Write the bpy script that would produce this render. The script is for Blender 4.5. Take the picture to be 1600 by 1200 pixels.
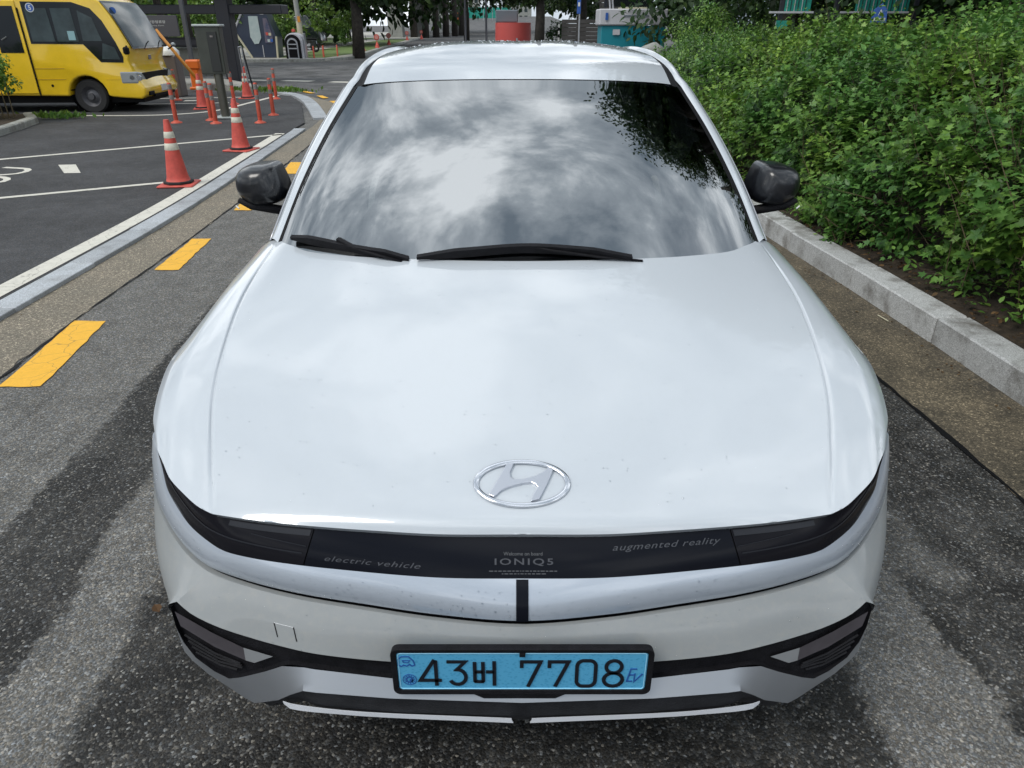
import bpy, bmesh, math, random
import numpy as np
from mathutils import Vector, Matrix
R = math.radians
rng = np.random.default_rng(7)
random.seed(7)
scene = bpy.context.scene
C = scene.collection
for o in list(bpy.data.objects): bpy.data.objects.remove(o)

# ---------------------------------------------------------------- camera, sky, sun, exposure
cd = bpy.data.cameras.new('camera'); cam = bpy.data.objects.new('camera', cd); C.objects.link(cam)
cam.location = (-.021, -1.06, 1.71); cam.rotation_euler = (R(63), 0, 0)
cd.sensor_width = 36; cd.lens = 24.75; cd.clip_start = .05; cd.clip_end = 3000
scene.camera = cam
SUN_EL, SUN_AZ = 54, -128            # azimuth from +Y towards +X
world = bpy.data.worlds.new('World'); scene.world = world; world.use_nodes = True
nt = world.node_tree; nt.nodes.clear()
def N(t, **k):
    n = nt.nodes.new(t)
    for a, b in k.items(): setattr(n, a, b)
    return n
def Lk(a, b): nt.links.new(a, b)
out = N('ShaderNodeOutputWorld'); bg = N('ShaderNodeBackground'); Lk(bg.outputs[0], out.inputs[0])
sky = N('ShaderNodeTexSky', sky_type='NISHITA'); sky.sun_disc = False
sky.sun_elevation = R(SUN_EL); sky.sun_rotation = R(SUN_AZ); sky.air_density = 1.2; sky.dust_density = 2.5
tc = N('ShaderNodeTexCoord'); sx = N('ShaderNodeSeparateXYZ'); Lk(tc.outputs['Generated'], sx.inputs[0])
def MATH(op, a, b=None, c=None):
    n = N('ShaderNodeMath', operation=op)
    for i, v in enumerate((a, b, c)):
        if v is None: continue
        if isinstance(v, (int, float)): n.inputs[i].default_value = v
        else: Lk(v, n.inputs[i])
    return n.outputs[0]
zc = MATH('ADD', MATH('MAXIMUM', sx.outputs[2], 0.0), .22)
cx = MATH('DIVIDE', sx.outputs[0], zc); cy = MATH('DIVIDE', sx.outputs[1], zc)
cb = N('ShaderNodeCombineXYZ'); Lk(cx, cb.inputs[0]); Lk(cy, cb.inputs[1]); cb.inputs[2].default_value = 3.7
dv = N('ShaderNodeMapping'); Lk(tc.outputs['Generated'], dv.inputs[0]); dv.inputs['Location'].default_value = (2.3, .6, 1.1); dv.inputs['Scale'].default_value = (1, 1, 1.25)
n1 = N('ShaderNodeTexNoise'); n1.inputs['Scale'].default_value = 3.3; n1.inputs['Detail'].default_value = 10
n1.inputs['Roughness'].default_value = .56; n1.inputs['Distortion'].default_value = .25; Lk(dv.outputs[0], n1.inputs['Vector'])
n2 = N('ShaderNodeTexNoise'); n2.inputs['Scale'].default_value = 1.1; n2.inputs['Detail'].default_value = 4; Lk(cb.outputs[0], n2.inputs['Vector'])
r1 = N('ShaderNodeValToRGB'); Lk(n1.outputs[0], r1.inputs[0])
e = r1.color_ramp.elements; e[0].position = .38; e[0].color = (4.0, 4.9, 5.9, 1); e[1].position = .62; e[1].color = (21.5, 22.3, 23, 1)
m = r1.color_ramp.elements.new(.5); m.color = (9.2, 10.2, 11.2, 1)
r2 = N('ShaderNodeValToRGB'); Lk(n2.outputs[0], r2.inputs[0])
e = r2.color_ramp.elements; e[0].position = .30; e[0].color = (.45, .45, .45, 1); e[1].position = .42; e[1].color = (1, 1, 1, 1)
mx = N('ShaderNodeMix', data_type='RGBA'); Lk(r2.outputs[0], mx.inputs[0]); Lk(sky.outputs[0], mx.inputs[6]); Lk(r1.outputs[0], mx.inputs[7])
Lk(mx.outputs[2], bg.inputs[0]); bg.inputs[1].default_value = .08
sl = bpy.data.lights.new('sun', 'SUN'); sl.energy = 2.0; sl.angle = R(26); sl.color = (1, .96, .9)
sun = bpy.data.objects.new('sun', sl); C.objects.link(sun)
sd = Vector((math.sin(R(SUN_AZ)) * math.cos(R(SUN_EL)), math.cos(R(SUN_AZ)) * math.cos(R(SUN_EL)), math.sin(R(SUN_EL))))
sun.rotation_euler = sd.to_track_quat('Z', 'Y').to_euler()
vs = scene.view_settings; vs.view_transform = 'Standard'; vs.look = 'None'; vs.exposure = 0; vs.gamma = 1; vs.use_curve_mapping = False
scene.cycles.max_bounces = 8; scene.cycles.transparent_max_bounces = 12

# ---------------------------------------------------------------- helpers
def tag(o, label=None, cat=None, group=None, kind=None):
    if label: o['label'] = label
    if cat: o['category'] = cat
    if group: o['group'] = group
    if kind: o['kind'] = kind
    return o
def thing(name, loc, label, cat, group=None, rz=0):
    o = bpy.data.objects.new(name, None); C.objects.link(o); o.location = loc; o.rotation_euler = (0, 0, rz)
    o.empty_display_size = .2
    return tag(o, label, cat, group)
def copy_tree(o, parent=None, loc=None, rz=None, label=None):
    c = o.copy(); C.objects.link(c)
    if parent: c.parent = parent
    if loc is not None: c.location = loc
    if rz is not None: c.rotation_euler = (c.rotation_euler[0], c.rotation_euler[1], rz)
    if label: c['label'] = label
    for ch in [x for x in bpy.data.objects if x.parent == o]: copy_tree(ch, c)
    return c
def wloc(p):
    v = Vector((0, 0, 0))
    while p is not None: v += p.location; p = p.parent
    return v
def obj(name, verts, faces, mat, parent=None, smooth=False, world_co=True, sharp=None):
    me = bpy.data.meshes.new(name)
    v = np.asarray(verts, dtype=float)
    if parent is not None and world_co: v = v - np.array(wloc(parent))
    me.from_pydata(v.tolist(), [], [list(f) for f in faces]); me.materials.append(mat); me.update()
    if smooth:
        me.polygons.foreach_set('use_smooth', [True] * len(me.polygons))
        if sharp is not None: me.set_sharp_from_angle(angle=R(sharp))
    o = bpy.data.objects.new(name, me); C.objects.link(o)
    if parent is not None: o.parent = parent
    return o
def fast(name, verts, tris, mat, parent=None, smooth=False, kind='stuff', world_co=True):
    v = np.asarray(verts, dtype=np.float32); t = np.asarray(tris, dtype=np.int32)
    if parent is not None and world_co: v = v - np.array(wloc(parent), dtype=np.float32)
    me = bpy.data.meshes.new(name); me.vertices.add(len(v)); me.vertices.foreach_set('co', v.ravel())
    me.loops.add(t.size); me.loops.foreach_set('vertex_index', t.ravel()); me.polygons.add(len(t))
    me.polygons.foreach_set('loop_start', np.arange(0, t.size, 3, dtype=np.int32))
    me.polygons.foreach_set('loop_total', np.full(len(t), 3, dtype=np.int32))
    me.materials.append(mat); me.update(calc_edges=True)
    if smooth: me.polygons.foreach_set('use_smooth', [True] * len(t))
    o = bpy.data.objects.new(name, me); C.objects.link(o)
    if parent is not None: o.parent = parent
    if kind: o['kind'] = kind
    return o
class MB:
    def __init__(s): s.v = []; s.f = []
    def add(s, vs, fs):
        k = len(s.v); s.v += [tuple(map(float, a)) for a in vs]; s.f += [tuple(k + i for i in f) for f in fs]; return s
    def box(s, c, d, rz=0, rx=0, ry=0, bev=0):
        h = [a / 2 for a in d]; M = Matrix.Rotation(rz, 3, 'Z') @ Matrix.Rotation(ry, 3, 'Y') @ Matrix.Rotation(rx, 3, 'X'); c = Vector(c)
        if bev <= 0:
            vs = [c + M @ Vector((x * h[0], y * h[1], z * h[2])) for x in (-1, 1) for y in (-1, 1) for z in (-1, 1)]
            return s.add(vs, [(0, 1, 3, 2), (4, 6, 7, 5), (0, 4, 5, 1), (2, 3, 7, 6), (0, 2, 6, 4), (1, 5, 7, 3)])
        bm = bmesh.new(); bmesh.ops.create_cube(bm, size=1)
        for v in bm.verts: v.co = Vector((v.co.x * d[0], v.co.y * d[1], v.co.z * d[2]))
        bmesh.ops.bevel(bm, geom=bm.edges[:], offset=bev, segments=1, affect='EDGES')
        bm.verts.index_update(); s.add([c + M @ v.co for v in bm.verts], [[v.index for v in f.verts] for f in bm.faces]); bm.free(); return s
    def tube(s, pts, r, n=8, cap=True, flat=1.0):
        pts = [Vector(p) for p in pts]; rs = r if isinstance(r, (list, tuple)) else [r] * len(pts); rings = []
        k0 = len(s.v); prev = None
        for i, p in enumerate(pts):
            d = (pts[min(i + 1, len(pts) - 1)] - pts[max(i - 1, 0)]).normalized()
            a = prev if prev is not None else (Vector((0, 0, 1)) if abs(d.z) < .9 else Vector((1, 0, 0)))
            u = (a - d * a.dot(d)).normalized(); w = d.cross(u); prev = u
            for j in range(n):
                t = 2 * math.pi * j / n; s.v.append(tuple(p + (u * math.cos(t) * flat + w * math.sin(t)) * rs[i]))
        for i in range(len(pts) - 1):
            for j in range(n):
                a = k0 + i * n + j; b = k0 + i * n + (j + 1) % n; s.f.append((a, b, b + n, a + n))
        if cap:
            s.f.append(tuple(k0 + j for j in reversed(range(n)))); s.f.append(tuple(k0 + (len(pts) - 1) * n + j for j in range(n)))
        return s
    def lathe(s, prof, c=(0, 0, 0), n=24, axis='Z', a0=0, a1=2 * math.pi):
        k0 = len(s.v); full = abs(a1 - a0 - 2 * math.pi) < 1e-6; m = n if full else n + 1
        for r, h in prof:
            for j in range(m):
                t = a0 + (a1 - a0) * j / n; x, y = r * math.cos(t), r * math.sin(t)
                p = (x, y, h) if axis == 'Z' else ((h, x, y) if axis == 'X' else (x, h, y))
                s.v.append((c[0] + p[0], c[1] + p[1], c[2] + p[2]))
        for i in range(len(prof) - 1):
            for j in range(n):
                b = (j + 1) % m; s.f.append((k0 + i * m + j, k0 + i * m + b, k0 + (i + 1) * m + b, k0 + (i + 1) * m + j))
        return s
    def prism(s, poly, d0, d1, plane='XZ'):
        def P(a, d):
            return (a[0], d, a[1]) if plane == 'XZ' else ((a[0], a[1], d) if plane == 'XY' else (d, a[0], a[1]))
        n = len(poly); vs = [P(a, d0) for a in poly] + [P(a, d1) for a in poly]
        return s.add(vs, [tuple(range(n)), tuple(reversed(range(n, 2 * n)))] + [(i, i + n, (i + 1) % n + n, (i + 1) % n) for i in range(n)])
    def poly(s, pts): return s.add(pts, [tuple(range(len(pts)))])
    def grid(s, G, flip=False):
        G = np.asarray(G); a, b = G.shape[:2]; k0 = len(s.v); s.v += [tuple(p) for p in G.reshape(-1, 3)]
        for i in range(a - 1):
            for j in range(b - 1):
                q = (k0 + i * b + j, k0 + i * b + j + 1, k0 + (i + 1) * b + j + 1, k0 + (i + 1) * b + j)
                s.f.append(tuple(reversed(q)) if flip else q)
        return s
    def build(s, name, mat, parent=None, smooth=False, world_co=True, sharp=None, fix=True, bevel=0, seg=2, merge=0):
        o = obj(name, s.v, s.f, mat, parent, smooth, world_co)
        if fix or merge:
            bm = bmesh.new(); bm.from_mesh(o.data)
            if merge: bmesh.ops.remove_doubles(bm, verts=bm.verts, dist=merge)
            if fix: bmesh.ops.recalc_face_normals(bm, faces=bm.faces)
            bm.to_mesh(o.data); bm.free()
        if smooth and sharp is not None: o.data.set_sharp_from_angle(angle=R(sharp))
        if bevel:
            m = o.modifiers.new('b', 'BEVEL'); m.width = bevel; m.segments = seg; m.limit_method = 'ANGLE'; m.angle_limit = R(35)
        return o

# ---------------------------------------------------------------- materials
def mat(name, col, rough=.6, metal=0, coat=0, var=0, vscale=8, bump=0, bscale=60, alpha=None, spec=.5, island=0, col2=None, emis=0, sheen=0):
    m = bpy.data.materials.new(name); m.use_nodes = True; t = m.node_tree; p = t.nodes['Principled BSDF']
    p.inputs['Base Color'].default_value = (*col, 1); p.inputs['Roughness'].default_value = rough; p.inputs['Metallic'].default_value = metal
    p.inputs['Coat Weight'].default_value = coat; p.inputs['Coat Roughness'].default_value = .04; p.inputs['Specular IOR Level'].default_value = spec
    tc = t.nodes.new('ShaderNodeTexCoord')
    if var or col2:
        n = t.nodes.new('ShaderNodeTexNoise'); n.inputs['Scale'].default_value = vscale; n.inputs['Detail'].default_value = 6; n.inputs['Roughness'].default_value = .62
        t.links.new(tc.outputs['Object'], n.inputs['Vector'])
        r = t.nodes.new('ShaderNodeValToRGB'); t.links.new(n.outputs[0], r.inputs[0])
        c2 = col2 if col2 else tuple(min(1, c * (1 + var)) for c in col); c1 = tuple(c * (1 - var) for c in col) if not col2 else col
        r.color_ramp.elements[0].position = .35; r.color_ramp.elements[1].position = .65
        r.color_ramp.elements[0].color = (*c1, 1); r.color_ramp.elements[1].color = (*c2, 1)
        t.links.new(r.outputs[0], p.inputs['Base Color'])
    if island:
        g = t.nodes.new('ShaderNodeNewGeometry'); r = t.nodes.new('ShaderNodeValToRGB'); t.links.new(g.outputs['Random Per Island'], r.inputs[0])
        els = r.color_ramp.elements; els[0].color = (*[c * .55 for c in col], 1); els[1].color = (*island, 1)
        q = els.new(.5); q.color = (*col, 1); q = els.new(.85); q.color = (*[(a + b) / 2 for a, b in zip(col, island)], 1)
        nz = t.nodes.new('ShaderNodeTexNoise'); nz.inputs['Scale'].default_value = 1.1; nz.inputs['Detail'].default_value = 3; t.links.new(tc.outputs['Object'], nz.inputs['Vector'])
        rz_ = t.nodes.new('ShaderNodeValToRGB'); t.links.new(nz.outputs[0], rz_.inputs[0]); rz_.color_ramp.elements[0].position = .38; rz_.color_ramp.elements[1].position = .64
        rz_.color_ramp.elements[0].color = (.62, .80, .85, 1); rz_.color_ramp.elements[1].color = (1.22, 1.15, .92, 1)
        mm = t.nodes.new('ShaderNodeMix'); mm.data_type = 'RGBA'; mm.blend_type = 'MULTIPLY'; mm.inputs[0].default_value = 1; t.links.new(r.outputs[0], mm.inputs[6]); t.links.new(rz_.outputs[0], mm.inputs[7])
        class _o: outputs = [mm.outputs[2]]
        r = _o; t.links.new(r.outputs[0], p.inputs['Base Color'])
        tr = t.nodes.new('ShaderNodeBsdfTranslucent'); t.links.new(r.outputs[0], tr.inputs[0]); ms = t.nodes.new('ShaderNodeMixShader'); ms.inputs[0].default_value = .3
        t.links.new(p.outputs[0], ms.inputs[1]); t.links.new(tr.outputs[0], ms.inputs[2]); t.links.new(ms.outputs[0], t.nodes['Material Output'].inputs[0])
    if bump:
        n = t.nodes.new('ShaderNodeTexNoise'); n.inputs['Scale'].default_value = bscale; n.inputs['Detail'].default_value = 4; t.links.new(tc.outputs['Object'], n.inputs['Vector'])
        b = t.nodes.new('ShaderNodeBump'); b.inputs['Strength'].default_value = bump; b.inputs['Distance'].default_value = .01
        t.links.new(n.outputs[0], b.inputs['Height']); t.links.new(b.outputs[0], p.inputs['Normal'])
    if emis: p.inputs['Emission Color'].default_value = (*col, 1); p.inputs['Emission Strength'].default_value = emis
    return m
class G:                                    # tiny node-graph writer for the bigger materials
    def __init__(s, name):
        s.m = bpy.data.materials.new(name); s.m.use_nodes = True; s.t = s.m.node_tree; s.p = s.t.nodes['Principled BSDF']
        s.tc = s.t.nodes.new('ShaderNodeTexCoord'); s.co = s.tc.outputs['Object']
    def set(s, sock, v):
        if hasattr(v, 'is_linked') or isinstance(v, bpy.types.NodeSocket): s.t.links.new(v, sock)
        elif isinstance(v, tuple) and len(v) == 3 and sock.type == 'RGBA': sock.default_value = (*v, 1)
        else: sock.default_value = v
    def math(s, op, a, b=0, c=None, clamp=False):
        n = s.t.nodes.new('ShaderNodeMath'); n.operation = op; n.use_clamp = clamp; s.set(n.inputs[0], a); s.set(n.inputs[1], b)
        if c is not None: s.set(n.inputs[2], c)
        return n.outputs[0]
    def noise(s, scale, detail=4, rough=.55, vec=None, dist=0, col=False):
        n = s.t.nodes.new('ShaderNodeTexNoise'); n.inputs['Scale'].default_value = scale; n.inputs['Detail'].default_value = detail
        n.inputs['Roughness'].default_value = rough; n.inputs['Distortion'].default_value = dist; s.set(n.inputs['Vector'], vec if vec is not None else s.co)
        return n.outputs[1 if col else 0]
    def vor(s, scale, feature='F1', vec=None, out='Distance'):
        n = s.t.nodes.new('ShaderNodeTexVoronoi'); n.feature = feature; n.inputs['Scale'].default_value = scale; s.set(n.inputs['Vector'], vec if vec is not None else s.co)
        return n.outputs[out]
    def ramp(s, f, stops):
        n = s.t.nodes.new('ShaderNodeValToRGB'); s.set(n.inputs[0], f); el = n.color_ramp.elements
        while len(el) < len(stops): el.new(.5)
        for e, (p, c) in zip(el, stops):
            e.position = p; e.color = (c, c, c, 1) if isinstance(c, (int, float)) else (*c, 1)
        return n.outputs[0]
    def mix(s, f, a, b, mode='MIX'):
        n = s.t.nodes.new('ShaderNodeMix'); n.data_type = 'RGBA'; n.blend_type = mode; s.set(n.inputs[0], f); s.set(n.inputs[6], a); s.set(n.inputs[7], b); return n.outputs[2]
    def sep(s, v=None):
        n = s.t.nodes.new('ShaderNodeSeparateXYZ'); s.set(n.inputs[0], v if v is not None else s.co); return n.outputs
    def map(s, scale=(1, 1, 1), rot=(0, 0, 0), vec=None):
        n = s.t.nodes.new('ShaderNodeMapping'); s.set(n.inputs[0], vec if vec is not None else s.co); n.inputs['Scale'].default_value = scale; n.inputs['Rotation'].default_value = rot; return n.outputs[0]
    def bump(s, h, strength=.5, dist=.005, normal=None):
        n = s.t.nodes.new('ShaderNodeBump'); s.set(n.inputs['Height'], h); n.inputs['Strength'].default_value = strength; n.inputs['Distance'].default_value = dist
        if normal is not None: s.set(n.inputs['Normal'], normal)
        return n.outputs[0]
    def inp(s, **k):
        for a, v in k.items(): s.set(s.p.inputs[a.replace('_', ' ')], v)
        return s.m

def band(g, x, a, b, w=.05):                # soft 0..1 window between a and b
    return g.math('MULTIPLY', g.math('MULTIPLY_ADD', x, 1 / w, -a / w + .5, True), g.math('MULTIPLY_ADD', x, -1 / w, b / w + .5, True))
def make_asphalt(name, base, wetness, tracks=False, stone=1.0):
    g = G(name)
    co = g.map((1, 1, .6))
    c1 = g.vor(145, vec=co, out='Color'); d1 = g.vor(145, vec=co); c2 = g.vor(300, vec=co, out='Color')
    s1 = g.sep(c1)[0]; s2 = g.sep(c2)[1]; sz = g.sep(c1)[2]
    stone1 = g.ramp(s1, [(0, .38), (.45, .72), (.72, 1.15), (.88, 1.7), (.96, 2.3 * stone), (1, 3.4 * stone)])
    stone2 = g.ramp(s2, [(0, .5), (.6, .9), (.9, 1.7), (1, 3.2 * stone)])
    st = g.mix(.42, stone1, stone2)
    big = g.noise(.9, 5, .6); mid = g.noise(6, 5, .6)
    X = g.sep()[0]; Y = g.sep()[1]
    if tracks:
        # the road runs slightly left of +Y
        xr = g.math('ADD', g.math('MULTIPLY_ADD', Y, .0486, X), g.math('MULTIPLY', g.math('SUBTRACT', g.noise(1.6, 6, .65), .5), .26))
        xr = g.math('ADD', xr, g.math('MULTIPLY', g.math('SUBTRACT', g.noise(22, 6, .7), .5), .17))
        w = g.math('ADD', band(g, xr, -1.90, -1.48, .035), band(g, xr, -1.20, 1.0, .05), clamp=True)
        w = g.math('ADD', w, band(g, xr, 1.36, 2.3, .03), clamp=True)
        hole = g.math('MULTIPLY', g.ramp(g.noise(1.6, 6, .6), [(.52, 0), (.62, 1)]), .75)
        w = g.math('SUBTRACT', w, g.math('MULTIPLY', hole, band(g, xr, 1.3, 1.9, .2)), clamp=True)
        streak = g.noise(9, 5, .6, vec=g.map((1, .12, 1)))
        w = g.math('MULTIPLY', w, g.ramp(streak, [(.25, .75), (.45, 1.0)]), clamp=True)
        w = g.math('ADD', w, g.math('MULTIPLY', g.ramp(streak, [(.5, 0), (.7, .5)]), g.ramp(big, [(.4, 0), (.6, 1)])), clamp=True)
    else:
        w = g.ramp(big, [(.38, 0), (.62, wetness)])
    w = g.math('MULTIPLY', w, g.ramp(g.noise(3.2, 7, .7), [(.32, .62), (.55, 1.0)]), clamp=True)
    tint = g.ramp(g.sep(c1)[1], [(0, (1, .93, .84)), (.5, (1, 1, 1)), (1, (.86, .94, 1.06))])
    dry = g.mix(1, g.mix(1, base, st, 'MULTIPLY'), tint, 'MULTIPLY')
    dry = g.mix(.7, dry, g.ramp(mid, [(.3, .75), (.7, 1.25)]), 'MULTIPLY')
    # wet: dark binder but bright stones stay
    wetc = g.mix(1, dry, g.ramp(s1, [(0, .09), (.7, .15), (.93, .36), (1, .7)]), 'MULTIPLY')
    col = g.mix(w, dry, wetc)
    h = g.math('SUBTRACT', g.math('MULTIPLY', sz, .6), d1)
    nrm = g.bump(h, .55, .0045)
    return g.inp(Base_Color=col, Roughness=g.math('MULTIPLY_ADD', w, -.18, .90), Normal=nrm, Specular_IOR_Level=.32)
M = {}
M['road'] = make_asphalt('road_asphalt', (.142, .139, .130), .5, True)
M['lot'] = make_asphalt('lot_asphalt', (.070, .071, .074), .5, False, .55)
M['far_road'] = make_asphalt('junction_asphalt', (.15, .15, .15), .8, False, .5)
def make_gutter(name, c1, c2):
    g = G(name); co = g.map((1, 1, .6))
    v = g.sep(g.vor(150, vec=co, out='Color'))[0]; n = g.noise(2.5, 7, .65); f = g.noise(40, 4)
    X = g.sep()[0]
    base = g.mix(g.ramp(n, [(.32, 0), (.68, 1)]), c1, c2)
    sp = g.ramp(v, [(0, .55), (.55, .92), (.85, 1.25), (.95, 2.2), (1, 3.2)])
    col = g.mix(1, base, sp, 'MULTIPLY'); col = g.mix(.5, col, g.ramp(f, [(.3, .6), (.7, 1.4)]), 'MULTIPLY')
    return g.inp(Base_Color=col, Roughness=g.ramp(n, [(.3, .55), (.7, .85)]), Normal=g.bump(v, .4, .003))
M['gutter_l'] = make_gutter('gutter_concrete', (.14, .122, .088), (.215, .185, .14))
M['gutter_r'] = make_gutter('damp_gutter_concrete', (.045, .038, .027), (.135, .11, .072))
def make_granite(name, base, dirt=.5):
    g = G(name)
    v = g.sep(g.vor(260, out='Color'))[0]; n = g.noise(5, 7, .65); o = g.noise(1.7, 4)
    col = g.mix(1, base, g.ramp(v, [(0, .6), (.5, 1), (1, 1.35)]), 'MULTIPLY')
    col = g.mix(g.math('MULTIPLY', g.ramp(n, [(.46, 0), (.70, 1)]), dirt), col, (.10, .09, .075))
    oi = g.t.nodes.new('ShaderNodeObjectInfo'); col = g.mix(1, col, g.ramp(oi.outputs['Random'], [(0, .85), (1, 1.12)]), 'MULTIPLY')
    return g.inp(Base_Color=col, Roughness=.62, Normal=g.bump(g.noise(90, 5), .25, .004))
M['granite'] = make_granite('granite_kerb', (.44, .45, .45), .85)
M['granite_flat'] = make_granite('flush_granite', (.36, .385, .41), .4)
M['old_kerb'] = make_granite('weathered_kerb', (.30, .31, .29), .8)
def make_paint(name, col, wear=.5):
    g = G(name); n = g.noise(14, 8, .7); f = g.noise(120, 4, .6)
    crack = g.ramp(g.vor(5, 'DISTANCE_TO_EDGE', vec=g.mix(.35, g.co, g.noise(3, 3, col=True), 'ADD')), [(0, 0), (.006, 0), (.014, 1)])
    c = g.mix(g.math('MULTIPLY', g.ramp(n, [(.5, 0), (.72, 1)]), wear), col, tuple(x * .55 for x in col))
    c = g.mix(g.math('MULTIPLY', g.math('SUBTRACT', 1, crack), .45), c, (.09, .08, .06)); c = g.mix(.25, c, g.ramp(f, [(.3, .6), (.7, 1.2)]), 'MULTIPLY')
    return g.inp(Base_Color=c, Roughness=.7, Normal=g.bump(f, .35, .003))
M['white_line'] = make_paint('white_road_paint', (.62, .60, .53), .5)
M['yellow_line'] = make_paint('yellow_road_paint', (.80, .43, .03), .25)
def make_soil():
    g = G('soil'); n = g.noise(12, 8, .7); c = g.ramp(n, [(.3, (.018, .013, .009)), (.55, (.045, .032, .02)), (.75, (.10, .07, .042))])
    return g.inp(Base_Color=c, Roughness=.95, Normal=g.bump(n, .9, .05))
M['soil'] = make_soil()
g = G('grass_verge'); n = g.noise(2, 8, .7); M['verge'] = g.inp(Base_Color=g.ramp(n, [(.3, (.06, .10, .025)), (.6, (.13, .19, .05)), (.8, (.28, .27, .2))]), Roughness=.9)
g = G('plaza_paving'); n = g.noise(.5, 6); M['plaza'] = g.inp(Base_Color=g.mix(g.ramp(n, [(.4, 0), (.6, 1)]), (.30, .29, .26), (.42, .41, .37)), Roughness=.7)

def make_carpaint(name, col, dirt, rough=.28, coat=1.0, metal=0.0):
    g = G(name); n = g.noise(3, 6, .6); f = g.noise(55, 6, .65)
    c = g.mix(g.math('MULTIPLY', g.ramp(n, [(.35, 0), (.7, 1)]), dirt * .5), col, tuple(x * .8 for x in col))
    c = g.mix(g.math('MULTIPLY', g.ramp(f, [(.48, 0), (.75, 1)]), dirt), c, (.33, .32, .29))
    g.p.inputs['Coat IOR'].default_value = 1.65
    m = g.inp(Base_Color=c, Roughness=rough, Metallic=metal, Coat_Weight=coat, Coat_Roughness=g.math('MULTIPLY_ADD', g.ramp(f, [(.4, 0), (.7, 1)]), dirt * .35, .03))
    return m
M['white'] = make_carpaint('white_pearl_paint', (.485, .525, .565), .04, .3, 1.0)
M['white_dirty_shaded'] = make_carpaint('dusty_shaded_white_paint', (.25, .265, .27), .30, .5, .35)  # base grey has the bumper's weaker skylight painted in; dirt noise lies over it
M['silver'] = make_carpaint('satin_silver_band', (.43, .48, .55), .04, .30, .8, .3)
M['chin'] = make_carpaint('satin_grey_chin', (.33, .35, .38), .10, .42, .1, .75)
M['gloss_black'] = mat('gloss_black_panel', (.006, .007, .011), .16, 0, 0, spec=.12)
M['lens'] = mat('smoked_lens', (.009, .009, .012), .12, 0, 0, spec=.1)
M['lens_grey'] = mat('lens_guide', (.022, .024, .030), .3, 0, 0, spec=.2)
M['black_plastic'] = mat('textured_black_plastic', (.007, .007, .009), .6, spec=.18, var=.3, vscale=40, bump=.3, bscale=300)
M['dark_plastic'] = mat('charcoal_plastic', (.024, .025, .029), .55, spec=.2, var=.25, vscale=20, bump=.2, bscale=250)
M['seal'] = mat('rubber_seal', (.005, .005, .006), .6, spec=.15)
M['lip'] = mat('pale_lip_strip', (.50, .52, .56), .35, .1, .3)
M['mirror_black'] = mat('mirror_housing_black', (.007, .008, .011), .30, 0, .3, var=.5, vscale=14, spec=.5)
M['chrome'] = mat('chrome', (.74, .76, .80), .12, 1, 0)
M['steel'] = mat('brushed_trim', (.50, .51, .54), .35, .8, 0)
M['tyre'] = mat('tyre_rubber', (.015, .015, .016), .8, bump=.3, bscale=80)
M['rim'] = mat('alloy_rim', (.30, .31, .33), .35, .8)
M['plate_text'] = mat('plate_black_enamel', (.006, .007, .012), .4)
M['plate_mark'] = mat('plate_blue_marks', (.02, .09, .30), .4)
g = G('blue_plate'); a = g.noise(260, 3); v = g.vor(120, vec=g.map((1, 1, 1.4))); M['plate'] = g.inp(Base_Color=g.mix(g.ramp(v, [(.15, 0), (.45, 1)]), (.055, .31, .55), (.095, .40, .65)), Roughness=.4, Metallic=.15, Normal=g.bump(a, .15, .002))
M['print_grey'] = mat('pale_grey_print', (.048, .052, .063), .5)
M['interior'] = mat('dark_interior', (.09, .095, .10), .7, var=.2, vscale=20)
M['interior_light'] = mat('grey_seat_fabric', (.20, .21, .21), .8, var=.15, vscale=12)
M['frit'] = mat('frit_border', (.006, .006, .008), .5)
M['sticker'] = mat('windscreen_sticker', (.5, .75, .72), .5)
M['white_card'] = mat('white_card', (.6, .62, .6), .6)
g = G('windscreen_glass')                   # clear glass: fresnel mirror over a tinted see-through layer
t = g.t; fr = t.nodes.new('ShaderNodeFresnel'); fr.inputs[0].default_value = 4.3; gl = t.nodes.new('ShaderNodeBsdfGlossy'); gl.inputs['Roughness'].default_value = .012; gl.inputs[0].default_value = (.95, .98, 1, 1)
tp = t.nodes.new('ShaderNodeBsdfTransparent'); tp.inputs[0].default_value = (.42, .47, .47, 1); ms = t.nodes.new('ShaderNodeMixShader')
t.links.new(fr.outputs[0], ms.inputs[0]); t.links.new(tp.outputs[0], ms.inputs[1]); t.links.new(gl.outputs[0], ms.inputs[2]); t.links.new(ms.outputs[0], t.nodes['Material Output'].inputs[0]); M['glass'] = g.m
g = G('privacy_glass'); t = g.t; tp = t.nodes.new('ShaderNodeBsdfTransparent'); tp.inputs[0].default_value = (.10, .115, .12, 1); gl = t.nodes.new('ShaderNodeBsdfGlossy'); gl.inputs['Roughness'].default_value = .02
fr = t.nodes.new('ShaderNodeFresnel'); fr.inputs[0].default_value = 1.5; ms = t.nodes.new('ShaderNodeMixShader'); t.links.new(fr.outputs[0], ms.inputs[0]); t.links.new(tp.outputs[0], ms.inputs[1]); t.links.new(gl.outputs[0], ms.inputs[2]); t.links.new(ms.outputs[0], t.nodes['Material Output'].inputs[0]); M['tinted'] = g.m
g = G('water_drop'); g.inp(Base_Color=(.9, .93, .95), Roughness=.02, IOR=1.33, Transmission_Weight=1.0); M['drop'] = g.m
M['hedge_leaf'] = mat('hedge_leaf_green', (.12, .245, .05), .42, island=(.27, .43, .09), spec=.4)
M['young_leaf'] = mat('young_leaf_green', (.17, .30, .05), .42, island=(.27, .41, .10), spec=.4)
M['inner_leaf'] = mat('inner_leaf_green', (.028, .068, .018), .6, island=(.06, .11, .025))
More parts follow.
